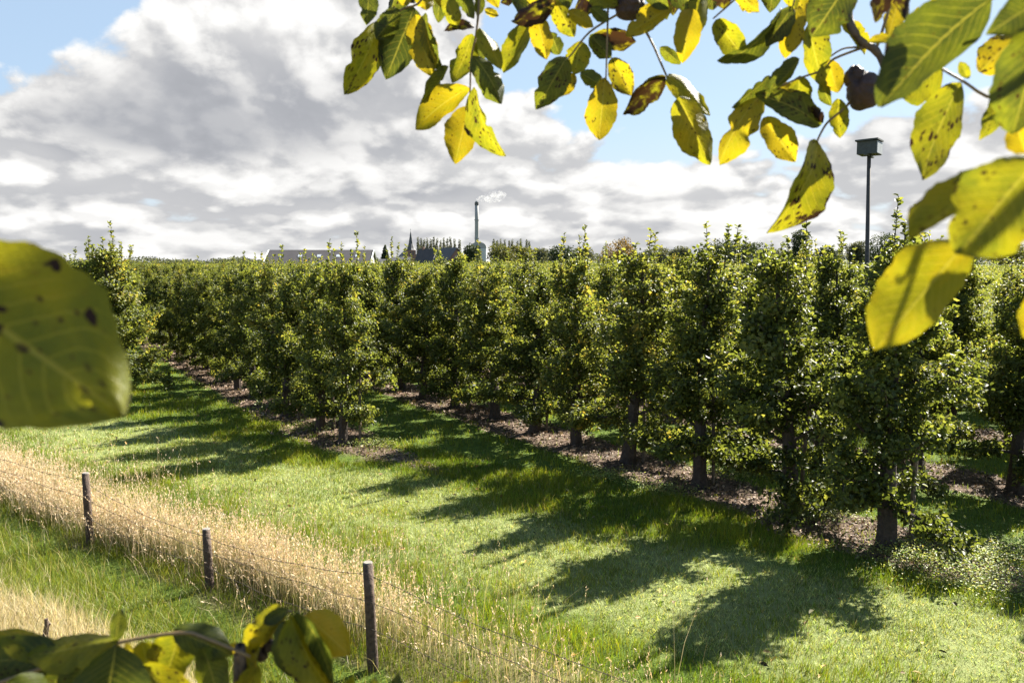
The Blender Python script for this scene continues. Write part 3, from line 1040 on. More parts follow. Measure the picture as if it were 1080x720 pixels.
# the rest of the orchard: one mass
Pl, Al, Nl, Ll, Rl, wood = [], [], [], [], [], MB()
rg = np.random.default_rng(5)
for row, k, q in rest:
    d = q.y
    n = int(np.clip(9000 / d, 90, 420)); size = np.clip(0.0017 * d, .085, .24)
    z = rg.uniform(.55, 2.70, n)
    an = rg.uniform(0, 6.28, n); rad = (.85 - .45 * (z - .5) / 2.8) * rg.uniform(.1, 1.0, n) ** .6
    hs = rg.uniform(.93, 1.07)
    P = np.stack([q.x + rad * np.cos(an), q.y + rad * np.sin(an), z * hs], 1)
    m = 10
    sh = np.stack([np.full(m, q.x + rg.normal(0, .12)), np.full(m, q.y + rg.normal(0, .12)), 2.55 + rg.uniform(0, 1, m) * (.75 if k % 4 == 0 else .25)], 1) + rg.normal(0, .03, (m, 3))
    P = np.concatenate([P, sh]); n += m
    Pl.append(P)
    Al.append(rg.normal(size=(n, 3)) + [0, 0, -.2]); Nl.append(rg.normal(0, .8, (n, 3)) + [0, 0, .9])
    Ll.append(rg.uniform(.7, 1.25, n) * size); Rl.append(np.clip(rg.normal(.45, .2, n), 0, 1))
    if d < 45: wood.tube([(q.x, q.y, -.05), (q.x, q.y, 2.6)], [.08, .03], 5)
L = np.concatenate(Ll)
V, F, r = leaf_cloud(np.concatenate(Pl), unit(np.concatenate(Al)), unit(np.concatenate(Nl)), L, L * .65, np.concatenate(Rl), .2)
me = np_mesh('orchard_mass', V, F); set_float(me, 'rnd', r)
om = link('orchard_mass', me, M['pear'])
tag(om, 'distant mass of pear tree tops filling the orchard behind the front rows', 'orchard trees', kind='stuff')

# stakes beside the nearer trunks
first_stake = None
SK = [(1, 0, .22, 'the end tree of the middle row'), (1, 1, .24, 'the second tree of the middle row'), (1, 3, .2, 'the fourth tree of the middle row'),
      (2, 0, .24, 'the nearest dark pear tree'), (2, 1, .2, 'the second tree of the long front row'), (2, 2, .22, 'the third tree of the long front row'), (2, 3, .2, 'the fourth tree of the long front row'),
      (2, 5, .26, 'the sixth tree of the long front row'), (2, 7, .24, 'the eighth tree of the long front row')]
pos_of = {(r_, k_): q_ for r_, k_, q_ in cands}
ks = {}
for r_, k_, q_ in cands:
    ks.setdefault(r_, []).append(q_)
sm_ = MB().tube([(0, 0, -.1), (.01, 0, .6), (.0, .01, 1.5)], [.027, .026, .024], 7, .08)
sme = new_mesh('stake', sm_.v, sm_.f); sme.materials.append(M['stake'])
for r_, n_, off, lab in SK:
    q = ks[r_][n_] + RP * off - RD * .1
    o = link('stake', sme)
    o.location = (q.x, q.y, 0); o.rotation_euler = (random.uniform(-.04, .04), random.uniform(-.04, .04), random.uniform(0, 6))
    tag(o, 'thin wooden stake beside ' + lab, 'stake', 'stakes beside the pear trunks')

# ------------------------------------------------------------------ nest box on a pole
NB = Vector((far(917, 14.6), 14.6, 0))
nb_ = empty('nest_box_pole', NB, 0)
tag(nb_, 'dark wooden nest box on a tall thin pole above the orchard', 'nest box')
topz = zof(166, 14.6)
lean = far(911, 14.6) - NB.x - .02
MB().tube([(0, 0, -.3), (lean * .5, 0, topz * .5), (lean, 0, topz)], [.045, .040, .034], 10).build('pole', M['pole'], nb_, True)
bx = MB(); z0, z1 = topz, topz + .225
MB_b = bpy.data.objects.new('box', None)
a = R(-37)


def rotbox(hx, hy, za, zb, ox=0, oy=0, slope=0.0):
    mb = MB().box(-hx + ox, hx + ox, -hy + oy, hy + oy, za, zb)
    mb.v = [(lean + x * math.cos(a) - y * math.sin(a), x * math.sin(a) + y * math.cos(a), z + slope * x) for x, y, z in mb.v]
    return mb


bx = rotbox(.165, .20, z0, z1).build('box', M['nestbox'], nb_)
rotbox(.190, .228, z1 + .004, z1 + .03, 0, -.02, .03).build('lid', M['nestbox'], nb_)
rotbox(.006, .19, z0 + .01, z1 - .01, .173).build('side_panel', M['nestside'], nb_)
rotbox(.02, .30, z0 - .03, z0 - .003).build('perch', M['nestbox'], nb_)

# ------------------------------------------------------------------ fence
posts = [((95, 574), 498, .045), ((222, 622), 557, .043), ((394, 707), 591, .045)]
fb = [ground(*p[0]) for p in posts]
dirf = (fb[2] - fb[0]).normalized()
allp = [(fb[0] - dirf * 2.5, 0.82, .04)]
for (g_, ty, r_) in posts:
    pass
fe = empty('wire_fence', fb[1])
tag(fe, 'rustic fence of weathered round posts and rusty wire in the dry grass', 'fence')
pts = []
for i in range(-2, 6):
    if 0 <= i <= 2:
        p = fb[i]; r_ = ray(posts[i][0][0], posts[i][1])
        h = EYE.z + r_.z * (p.y / r_.y)
    else:
        p = fb[0] + dirf * 3.6 * i if i < 0 else fb[2] + dirf * 3.0 * (i - 2)
        h = .8
    pts.append((p, h))
    lx, ly = random.uniform(-.05, .05), random.uniform(-.03, .03)
    if i == 2: lx = -.025
    c = p - fb[1]
    zg = float(height_np(np.array([p.x]), np.array([p.y]))[0])
    po = MB().tube([(c.x, c.y, zg - .3), (c.x + lx * .3, c.y, zg + .1), (c.x + lx * .6, c.y + ly * .6, h * .6), (c.x + lx, c.y + ly, h - .008)], [.045, .044, .041, .038], 12, .07).build('post', M['post'], fe, True)
    MB().tube([(c.x + lx, c.y + ly, h - .006), (c.x + lx, c.y + ly, h + .002)], [.0365, .033], 12, .05).build('cut_end', M['posttop'], po)
for hz, sag in ((.90, .07), (.66, .03), (.42, .06)):
    path = []
    for (p, h), (p2, h2) in zip(pts[:-1], pts[1:]):
        for q in np.linspace(0, 1, 9)[:-1]:
            w = p.lerp(p2, q)
            zz = (h * (1 - q) + h2 * q) * hz - sag * 4 * q * (1 - q) + .008 * math.sin(17 * q + p.x)
            path.append(w - fb[1] - FN * .043 + Vector((0, 0, zz)))
    mb = MB().tube(path, .0023, 5)
    for j in range(0, len(path) - 1):
        for q in (.2, .7):
            c = path[j].lerp(path[j + 1], q)
            mb.tube([c + Vector((-.008, .005, -.013)), c + Vector((.008, -.005, .013))], .0017, 4)
            mb.tube([c + Vector((.006, .008, -.012)), c + Vector((-.007, -.006, .013))], .0017, 4)
    mb.build('barbed_wire', M['wire'], fe)

# short cut twig stub standing in the grass, bottom left
tp = ground(49, 676, .35)
zg = float(height_np(np.array([tp.x]), np.array([tp.y]))[0])
st_ = MB().tube([(0, 0, -.1), (.01, 0, .08), (-.012, .01, .17), (.012, 0, .25), (.008, 0, .30)], [.02, .018, .022, .016, .012], 8, .15).tube([(-.01, 0, .2), (.03, .01, .26)], [.012, .008], 6)
o = st_.build('twig_stub', M['twig'])
o.location = (tp.x, tp.y, zg)
tag(o, 'short knobbly brown twig stub in the dry grass at lower left', 'twig')


# ------------------------------------------------------------------ grass
def cvar(n, base, var, hue=0.0):
    c = 0.72 * np.array(base)[None, :] * (1 + RNG.normal(0, var, (n, 1)))
    c[:, 0] *= 1 + RNG.normal(0, hue + .06, n)
    return np.clip(c, .004, .9)


def lerpc(a, b, f):
    return a * (1 - f[:, None]) + b * f[:, None]


def sstep(x, a, b):
    q = np.clip((x - a) / (b - a), 0, 1)
    return q * q * (3 - 2 * q)


# mown headland and the lush strip along the row ends, plus alleys
def clump(x, y, per, spread):
    """regroup points into loose tufts around randomly chosen points of the same cloud"""
    n = len(x)
    nc = max(1, n // per)
    c = RNG.integers(0, n, nc)
    pick = RNG.integers(0, nc, n)
    lone = RNG.uniform(0, 1, n) < .35
    sp = spread * RNG.uniform(.5, 1.5, nc)[pick]
    nx_ = x[c][pick] + RNG.normal(0, 1, n) * sp; ny_ = y[c][pick] + RNG.normal(0, 1, n) * sp
    hc_ = RNG.uniform(0, 1, nc)[pick]
    away_ = np.arctan2(ny_ - y[c][pick], nx_ - x[c][pick])
    return np.where(lone, x, nx_), np.where(lone, y, ny_), np.where(lone, RNG.uniform(0, 6.28, n), away_), np.where(lone, RNG.uniform(0, 1, n), hc_)


xs, ys = [], []
for cnt, s0, s1, t0, t1 in [(430000, 4.2, 9.9, -13, 9), (150000, 4.6, 10.5, -34, -12)]:
    x, y, s, tt = st_points(cnt, s0, s1, t0, t1); xs.append(x); ys.append(y)
m = 300000
yy = 9.0 * np.exp(RNG.uniform(0, 1, m) * math.log(48 / 9.0)); xx = RNG.uniform(-1, 1, m) * (.72 * yy + 1)
k = ((xx * FN.x + yy * FN.y) > 9.3); xs.append(xx[k]); ys.append(yy[k])
x = np.concatenate(xs); y = np.concatenate(ys)
x, y, away, hc = clump(x, y, 11, .035)
s = x * FN.x + y * FN.y
tq = x * FT.x + y * FT.y
sw = s + .50 * wob(x * .9, y * .9) + .12 * wob(x * 4, y * 4)
rdist = row_dist(x, y) + .18 * wob(x * 2.2, y * 2.0)
keep = ~((rdist < .58) & (sw > 8.9) & (RNG.uniform(0, 1, len(x)) > .07))
x, y, s, sw, rdist, away, hc, tq = [q[keep] for q in (x, y, s, sw, rdist, away, hc, tq)]
n = len(x)
pale = sstep(sw, 5.9, 6.5) * (1 - sstep(sw, 8.0, 8.5))
swath = np.sin(s * 9.5 + .8 * wob(x * 1.1, y * 1.1)) * .5 + .5
pale = np.clip(pale * (.72 + .40 * wob(x * 3.1, y * 2.7) + .14 * swath), 0, 1)
clip_ = RNG.uniform(0, 1, n) < pale * (.35 + .65 * (hc > .35))
tex = wob(x * 1.9, y * 2.2) + .5 * wob(x * 5.3 + 2, y * 6.1)
lush = (1 - pale)
H = np.where(clip_, RNG.uniform(.025, .075, n), RNG.uniform(.04, .085, n) * (1 + .75 * lush * np.clip(.4 + .7 * tex, 0, 1.3)))
H *= .6 + .8 * hc
far_k = np.clip(y / 9.0, 1, 4)
Wd = RNG.uniform(.0028, .006, n) * far_k ** .8
lean = np.where(clip_, RNG.uniform(.8, 1.5, n), RNG.uniform(.15, 1.0, n))
cg = cvar(n, (.110, .165, .008), .40, .12)
cl = cvar(n, (.235, .275, .016), .35, .12)
col = lerpc(cg, cl, np.clip(.35 + .6 * tex + .5 * (hc - .5), 0, 1))
cp = cvar(n, (.37, .41, .115), .42, .08)
col = np.where(clip_[:, None], cp, col)
dryb = RNG.uniform(0, 1, n) < .05
col = np.where(dryb[:, None], cvar(n, (.38, .31, .14), .2), col)
P = np.stack([x, y, height_np(x, y) - .006], 1)
blade_mesh('grass', P, H, Wd, lean, away + RNG.normal(0, .8, n), RNG.uniform(0, 6.28, n), col, M['grass'], 'short mown meadow grass with pale clippings between fence and orchard', 'grass')

# green bank grass
x, y, s, tt = st_points(200000, 1.6, 4.4, -13, 1)
x, y, away, hc = clump(x, y, 22, .06)
s = x * FN.x + y * FN.y
sw = s + .30 * wob(x * 1.3, y * 1.3)
ok = RNG.uniform(0, 1, len(x)) < 1 - .75 * sstep(s, 3.75, 4.0)
x, y, s, sw, away, hc = [q[ok] for q in (x, y, s, sw, away, hc)]
dryf = np.clip((1 - sstep(sw, 2.95, 3.35)), 0, 1)
n = len(x)
isd = RNG.uniform(0, 1, n) < .03 + dryf * np.clip(.45 + .7 * hc, 0, .9)
H = RNG.uniform(.06, .17, n) * (.5 + hc) * (1 + .6 * isd)
col = np.where(isd[:, None], cvar(n, (.50, .42, .26), .32), lerpc(cvar(n, (.10, .15, .012), .35, .1), cvar(n, (.22, .25, .03), .3, .1), hc))
blade_mesh('bank_grass', np.stack([x, y, height_np(x, y) - .01], 1), H, RNG.uniform(.0025, .0048, n), RNG.uniform(.2, 1.35, n), away + RNG.normal(0, .7, n), RNG.uniform(0, 6.28, n), col, M['grass'],
           'longer green and straw coloured grass on the bank below the fence', 'grass')

# tall dry grass along the fence, growing in tussocks, with feathery heads
x, y, s, tt = st_points(170000, 4.05, 6.0, -15, 3)
x, y, away, hc = clump(x, y, 60, .10)
s = x * FN.x + y * FN.y; tt = x * FT.x + y * FT.y
cen = 4.66 + .16 * wob(x * .8, y * .8)
rightk = sstep(tt, -5.6, -3.5)
dens = np.exp(-((s - cen) / .22) ** 2) * np.clip(.40 + .55 * hc + .25 * wob(x * 2.3, y * 2.6), .05, 1) * (1 - .90 * rightk) + .010 * (1 - rightk)
k = RNG.uniform(0, 1, len(x)) < dens
x, y, s, away, hc = x[k], y[k], s[k], away[k], hc[k]
n = len(x)
core = np.exp(-((s - 4.72) / .4) ** 2)
H = RNG.uniform(.26, .60, n) * (.62 + .30 * core + .35 * hc) * np.where(RNG.uniform(0, 1, n) < .03, 1.7, 1.0)
lean = np.abs(RNG.normal(0, .50, n)); ld = away + RNG.normal(0, .7, n)
col = cvar(n, (.68, .55, .37), .27, .04)
lowg = RNG.uniform(0, 1, n) < .30
H = np.where(lowg, H * .6, H); col = np.where(lowg[:, None], cvar(n, (.10, .13, .022), .35), col)
# a few very tall single stalks, arching over the mown grass
m = 260
q_s = RNG.uniform(4.4, 5.5, m); q_t = RNG.uniform(-12, -3.2, m)
x = np.concatenate([x, q_s * FN.x + q_t * FT.x]); y = np.concatenate([y, q_s * FN.y + q_t * FT.y])
H = np.concatenate([H, RNG.uniform(.55, 1.0, m)]); lean = np.concatenate([lean, np.abs(RNG.normal(0, .35, m))]); ld = np.concatenate([ld, RNG.uniform(0, 6.28, m)])
col = np.concatenate([col, cvar(m, (.55, .45, .27), .2)]); lowg = np.concatenate([lowg, np.zeros(m, bool)])
n = len(x)
P = np.stack([x, y, height_np(x, y) - .01], 1)
bo_ = blade_mesh('tall_dry_grass', P, H, RNG.uniform(.0022, .0042, n), lean, ld, RNG.uniform(0, 6.28, n), col, M['straw'], 'tall pale straw coloured dry grass along the fence line', 'dry grass')
# stalks are still green and brown at the foot
c5 = np.repeat(col, 5, axis=0).reshape(n, 5, 3)
c5[:, :2] = cvar(n, (.09, .085, .03), .35)[:, None, :]
c5[:, 2:4] = c5[:, 2:4] * .92
arr = np.ones((n * 5, 4), dtype=np.float32); arr[:, :3] = c5.reshape(-1, 3)
bo_.data.attributes['col'].data.foreach_set('color', arr.ravel())
# seed heads
k = ~lowg & (RNG.uniform(0, 1, n) < .75)
Pb, Hb, le, ldb = P[k], H[k], lean[k], ld[k]
Ld = np.stack([np.cos(ldb), np.sin(ldb), np.zeros(len(ldb))], 1)
up = np.array([0, 0, 1.0])
mid = Pb + up * (Hb * np.cos(le * .5) * .55)[:, None] + Ld * (Hb * np.sin(le * .5) * .55)[:, None]
dtip = up * np.cos(le)[:, None] + Ld * np.sin(le)[:, None]
tip = mid + dtip * (Hb * .45)[:, None]
Ps, As = [], []
for j in range(9):
    f = RNG.uniform(0, .30, len(Pb))[:, None]
    Ps.append(tip - dtip * f * Hb[:, None]); As.append(unit(dtip * 1.2 + RNG.normal(0, .45, (len(Pb), 3))))
Ps = np.concatenate(Ps); As = np.concatenate(As); nn = len(Ps)
L = RNG.uniform(.012, .028, nn)
V, F, r = leaf_cloud(Ps, As, unit(RNG.normal(size=(nn, 3))), L, L * .28, RNG.uniform(0, 1, nn))
me = np_mesh('seed_heads', V, F); set_color(me, 'col', np.repeat(cvar(nn, (.74, .58, .42), .25), 6, axis=0))
tag(link('seed_heads', me, M['straw']), 'feathery pinkish straw seed heads of the dry grass along the fence', 'dry grass', kind='stuff')

# leaf litter and weeds on the soil strips
m = 90000
yy = 8.0 * np.exp(RNG.uniform(0, 1, m) * math.log(30 / 8.0)); xx = RNG.uniform(-1, 1, m) * (.70 * yy + 1)
rdv = row_dist(xx, yy) + .15 * wob(xx * 2, yy * 2)
k = ((xx * FN.x + yy * FN.y) > 8.9) & (rdv < .72)
x, y = xx[k], yy[k]; n = len(x)
P = np.stack([x, y, RNG.uniform(.002, .03, n)], 1)
ax = RNG.normal(size=(n, 3)); ax[:, 2] *= .35
L = RNG.uniform(.02, .065, n) * np.clip(y / 10, 1, 2)
V, F, r = leaf_cloud(P, unit(ax), unit(RNG.normal(0, .35, (n, 3)) + [0, 0, 1]), L, L * .5, RNG.uniform(0, 1, n))
pick = RNG.uniform(0, 1, n)
col = np.where((pick < .55)[:, None], cvar(n, (.19, .13, .09), .4), np.where((pick < .85)[:, None], cvar(n, (.25, .175, .11), .3), cvar(n, (.07, .045, .03), .4)))
m = 240
q_s = RNG.uniform(5.0, 9.6, m); q_t = RNG.uniform(-20, 6, m)
Pf = np.stack([q_s * FN.x + q_t * FT.x, q_s * FN.y + q_t * FT.y, RNG.uniform(.03, .06, m)], 1)
ax = RNG.normal(size=(m, 3)); ax[:, 2] *= .3
Lf = RNG.uniform(.04, .08, m)
V2, F2, _ = leaf_cloud(Pf, unit(ax), unit(RNG.normal(0, .4, (m, 3)) + [0, 0, 1]), Lf, Lf * .55, RNG.uniform(0, 1, m))
F = np.concatenate([F, F2 + len(V)]); V = np.concatenate([V, V2]); col = np.concatenate([col, cvar(m, (.30, .20, .06), .5, .1)])
me = np_mesh('leaf_litter', V, F); set_color(me, 'col', np.repeat(col, 6, axis=0))
tag(link('leaf_litter', me, M['litter']), 'brown fallen leaves and wood chips on the soil under the rows', 'leaf litter', kind='stuff')

# low broad leaved weeds at the row ends on the right
Pw = []
for px, py, rad, cnt in [(1010, 598, .75, 3200), (1050, 620, .6, 1600), (965, 585, .5, 1500), (780, 500, .5, 1600), (640, 505, .35, 900), (700, 520, .4, 1100), (1065, 585, .6, 2200), (330, 452, .4, 900), (395, 470, .35, 900), (860, 545, .4, 1500)]:
    c = ground(px, py)
    Pw.append(np.stack([c.x + RNG.normal(0, rad * .6, cnt), c.y + RNG.normal(0, rad * .45, cnt), RNG.uniform(.01, .12, cnt)], 1))
P = np.concatenate(Pw); n = len(P)
ax = RNG.normal(size=(n, 3)); ax[:, 2] = np.abs(ax[:, 2]) * .4
L = RNG.uniform(.012, .032, n)
V, F, r = leaf_cloud(P, unit(ax), unit(RNG.normal(0, .5, (n, 3)) + [0, 0, 1]), L, L * .7, r[:n] if len(r) >= n else RNG.uniform(0, 1, n))
me = np_mesh('weeds', V, F); set_color(me, 'col', np.repeat(cvar(n, (.25, .29, .08), .45, .08), 6, axis=0))
tag(link('weeds', me, M['grass']), 'low pale green broad leaved weeds around the row ends', 'weeds', kind='stuff')


# ------------------------------------------------------------------ walnut branches in the foreground
def leaf_mesh(L, Wd, tint, spots, bow, fold, curl, seed, asy=None, nu=10, nv=32):
    rr = random.Random(seed)
    ph = [rr.uniform(0, 6.28) for _ in range(6)]
    asym = rr.uniform(-.08, .08) if asy is None else asy
    peak = rr.uniform(.85, 1.15)
    bites = [(rr.uniform(.25, .95), rr.choice((-1, 1)), rr.uniform(.02, .07), rr.uniform(.12, .45)) for _ in range(rr.choice((0, 1, 1, 2)) if spots > .8 else 0)]

    def bite(v, u):
        k = 1.0
        for v0, sg, w, dp in bites:
            if u * sg > 0:
                k -= dp * math.exp(-((v - v0) / w) ** 2)
        return max(.4, k)
    vs, uvs = [], []
    for j in range(nv + 1):
        v = j / nv
        vp = v ** (peak * .95)
        prof = max(0.0, 1 - abs(2 * vp - 1) ** 2.1) ** .66
        tipk = 1 - .40 * max(0, (v - .72) / .28) ** 1.5
        for i in range(nu + 1):
            u = -1 + 2 * i / nu
            edge = 1 + .035 * math.sin(23 * v + ph[0] + 3 * u) + .022 * math.sin(57 * v + ph[4] + 5 * u) + .05 * math.sin(9 * v + ph[1] + 2 * (u > 0))
            hw = Wd * .5 * prof * tipk * edge * (1 + asym * (1 if u > 0 else -1))
            x = u * hw * (bite(v, u) if bites else 1)
            z = bow * 4 * v * (1 - v) * L + fold * abs(u) ** 1.3 * hw + curl * u * u * hw * (v - .3)
            z += .035 * Wd * abs(u) ** 2 * math.sin(14 * v + ph[2] + (2 if u > 0 else 0)) + .02 * Wd * math.sin(6 * v + 4 * u + ph[3])
            # quilted surface between the side veins
            z += .012 * Wd * math.sin(2 * math.pi * (v * 11 - abs(u) ** 1.25 * 3)) * (1 - abs(u) * .5)
            vs.append((x, v * L, z)); uvs.append((u, v))
    fs = []
    for j in range(nv):
        for i in range(nu):
            a = j * (nu + 1) + i
            fs.append((a, a + 1, a + nu + 2, a + nu + 1))
    me = new_mesh('leaf', vs, fs)
    lay = me.uv_layers.new(name='UVMap')
    li = np.empty(len(me.loops), dtype=np.int32); me.loops.foreach_get('vertex_index', li)
    lay.data.foreach_set('uv', np.array(uvs, dtype=np.float32)[li].ravel())
    n = len(vs)
    set_float(me, 'tint', np.full(n, tint)); set_float(me, 'spots', np.full(n, spots)); set_float(me, 'seed', np.full(n, (seed * .6180339) % 1.0))
    me.polygons.foreach_set('use_smooth', [True] * len(me.polygons))
    return me


LSEED = [1]
TINT = {'y': .05, 'yg': .38, 'g': .80, 'b': .30, 'o': .0, 'dg': 1.0, 'bg': .95, 'yf': .40}


class Branch:
    def __init__(s, label, d, base):
        s.d = d
        s.e = empty('walnut_branch', at(base[0], base[1], base[2] if len(base) > 2 else d))
        tag(s.e, label, 'walnut branch', 'walnut branches hanging into the foreground')
        s.loc = Vector(s.e.location)

    def twig(s, pts, r0=.0016, r1=.0010, mat_='rachis', name='leaf_stem'):
        P = [at(p[0], p[1], p[2] if len(p) > 2 else s.d) - s.loc for p in pts]
        # smooth the polyline a little
        Q = []
        for i in range(len(P) - 1):
            p0 = P[max(i - 1, 0)]; p1 = P[i]; p2 = P[i + 1]; p3 = P[min(i + 2, len(P) - 1)]
            for q in (0, .25, .5, .75):
                Q.append(.5 * ((2 * p1) + (p2 - p0) * q + (2 * p0 - 5 * p1 + 4 * p2 - p3) * q * q + (3 * p1 - p0 - 3 * p2 + p3) * q ** 3))
        Q.append(P[-1])
        n = len(Q)
        rad = [r0 + (r1 - r0) * i / (n - 1) for i in range(n)]
        if mat_ == 'twig':
            rad = [r * (1 + .16 * math.sin(i * 2.1)) for i, r in enumerate(rad)]
        return MB().tube(Q, rad, 8, .05 if mat_ == 'twig' else 0).build(name, M[mat_], s.e, True)

    def leaf(s, bx, by, tx, ty, wpx, kind='y', d=None, dt=0.0, roll=None, spots=1.0, bow=None, fold=None, curl=None, asp=.47, sgn=None, asy=None):
        LSEED[0] += 1
        sd = LSEED[0]
        rr = random.Random(sd * 13 + 5)
        d = s.d if d is None else d
        d += rr.uniform(-.02, .02) * min(1, s.d)
        B = at(bx, by, d); T = at(tx, ty, d + dt)
        A = T - B; L = A.length; A.normalize()
        vdir = ((B + T) * .5 - EYE).normalized()
        side = A.cross(vdir).normalized()
        nrm = side.cross(A).normalized()
        wapp = wpx / FPX * d
        wreal = max(wapp, L * asp)
        if roll is None:
            roll = math.acos(min(1, wapp / wreal)) * .9
            sg = sgn if sgn is not None else rr.choice((-1, 1))
            roll = roll * sg + rr.uniform(-.12, .12)
        Rm = Matrix.Rotation(roll, 3, A)
        side = Rm @ side; nrm = Rm @ nrm
        bow = rr.uniform(-.15, .15) if bow is None else bow
        fold = rr.uniform(.18, .60) * rr.choice((-1, 1)) if fold is None else fold
        curl = rr.uniform(-.7, .7) if curl is None else curl
        tint = TINT[kind] + rr.uniform(-.10, .10)
        me = leaf_mesh(L, wreal, tint, spots, bow, fold, curl, sd, asy)
        me.materials.append(M['walnut_brown' if kind == 'b' else 'walnut'])
        o = link('leaf', me, None, s.e)
        mw = Matrix((side, A, nrm)).transposed().to_4x4()
        mw.translation = B - s.loc
        o.matrix_basis = mw
        if kind == 'b': o['label'] = 'withered brown leaf'
        return o

    def nut(s, x, y, r, mat_='husk', split=True, d=None):
        d = s.d if d is None else d
        c = at(x, y, d) - s.loc
        rad = r / FPX * d
        bmn = bmesh.new()
        bmesh.ops.create_icosphere(bmn, subdivisions=4, radius=1)
        rr = random.Random(int(x))
        p_ = [rr.uniform(0, 6) for _ in range(4)]
        for v in bmn.verts:
            q = v.co
            k = 1 + .06 * math.sin(5 * q.x + p_[0]) * math.cos(4 * q.y + p_[1]) + .03 * math.sin(13 * q.z + p_[2])
            if split:
                an = math.atan2(q.y, q.x)
                k -= .22 * math.exp(-((((an * 2 / math.pi) % 1) - .5) / .10) ** 2) * max(0, q.z + .5)
            v.co = Vector((q.x * rad * k, q.y * rad * k, q.z * rad * 1.12 * k)) + c
        me = bpy.data.meshes.new('walnut'); bmn.to_mesh(me); bmn.free()
        return link('walnut', me, M[mat_], s.e, True)


# A: spray of leaves left of the top centre
A = Branch('hanging walnut spray with drooping yellow leaflets, leftmost of the leaves along the top edge', 1.12, (470, -190, 1.3))
A.twig([(470, -190, 1.3), (495, -90, 1.2), (505, -20, 1.13), (503, 30), (497, 62), (496, 92), (495, 116)], .0022, .0011)
A.twig([(470, -190, 1.3), (462, -60, 1.18), (446, -2), (424, 10), (400, 28)], .0022, .001)
A.twig([(470, -190, 1.3), (430, -110, 1.2), (392, -14)], .0018, .001)
A.twig([(560, 22, 1.12), (575, 0), (600, -60, 1.2), (560, -160, 1.28), (470, -190, 1.3)], .0012, .0018)
for a_ in [(390, -14, 387, 27, 21, 'g'), (398, 24, 363, 100, 34, 'yg', dict(spots=1.6)), (420, 9, 397, 42, 24, 'g'), (437, 8, 407, 84, 42, 'dg', dict(spots=.5)),
           (438, 16, 457, 82, 30, 'y'), (449, 14, 468, 76, 20, 'bg', dict(spots=.2)), (470, -6, 482, 31, 18, 'yg'), (500, 29, 468, 33, 11, 'b'),
           (498, 36, 477, 88, 25, 'yg'), (473, 70, 443, 110, 9, 'g'), (496, 93, 438, 137, 31, 'o', dict(spots=.7)), (495, 112, 480, 173, 35, 'o', dict(spots=.7)),
           (500, 92, 533, 165, 24, 'yg', dict(spots=1.5)), (499, 59, 529, 110, 25, 'g'), (505, 30, 528, 74, 18, 'yg'), (558, 26, 531, 77, 24, 'yg'),
           (511, 10, 526, 17, 9, 'y', dict(spots=1.6)), (506, -10, 503, 18, 11, 'g'), (505, 38, 511, 63, 9, 'g'), (446, -14, 449, 11, 20, 'y'), (422, -12, 430, 6, 14, 'y'),
           (478, -10, 500, 20, 15, 'g')]:
    kw = a_[6] if len(a_) > 6 else {}
    A.leaf(*a_[:6], **kw)

B = Branch('tangled walnut twig with yellow and withered brown leaflets and dark walnuts at top centre', 1.08, (640, -200, 1.3))
B.twig([(640, -200, 1.3), (642, -60, 1.15), (641, 20), (639, 84)], .0022, .001)
B.twig([(640, -200, 1.3), (672, -60, 1.15), (672, 8), (690, 50), (703, 80), (716, 104)], .0022, .0011)
B.twig([(672, 4), (652, 15), (622, 34), (604, 56), (595, 66)], .0018, .001)
B.twig([(640, -200, 1.3), (600, -80, 1.15), (586, 0), (563, 22)], .0018, .001)
for a_ in [(566, 14, 577, 63, 23, 'o'), (581, 34, 590, 58, 17, 'g'), (598, 60, 565, 116, 32, 'g', dict(spots=1.4)), (613, 43, 606, 79, 27, 'yg', dict(spots=1.2)),
           (606, 78, 589, 103, 17, 'y', dict(spots=1.7)), (638, 82, 632, 148, 33, 'o'), (645, 61, 666, 101, 25, 'y', dict(spots=2.0)), (624, 38, 671, 44, 22, 'b'),
           (622, 37, 645, 61, 20, 'g', dict(spots=1.5)), (702, 81, 657, 121, 22, 'b', dict(bow=.14)), (612, 77, 638, 92, 17, 'g'), (709, 7, 660, 38, 24, 'y'),
           (584, -2, 606, 39, 22, 'yg', dict(spots=1.5)), (600, 11, 626, 29, 15, 'y'), (624, 8, 642, 23, 14, 'g'), (586, -2, 539, 23, 21, 'b'), (705, -14, 742, 12, 24, 'dg'),
           (727, 9, 720, 67, 27, 'o', dict(spots=.4)), (739, -16, 730, 43, 27, 'yg'), (696, 50, 718, 68, 13, 'g'), (705, 78, 749, 122, 20, 'yg'), (716, 102, 749, 174, 36, 'yg'),
           (610, -16, 652, 6, 22, 'yg'), (595, -20, 600, 10, 18, 'g'), (680, -12, 705, 10, 18, 'g'), (722, 105, 742, 168, 30, 'y')]:
    kw = a_[6] if len(a_) > 6 else {}
    B.leaf(*a_[:6], **kw)
B.nut(664, 4, 16)
B.nut(646, -6, 13, 'husk_green')

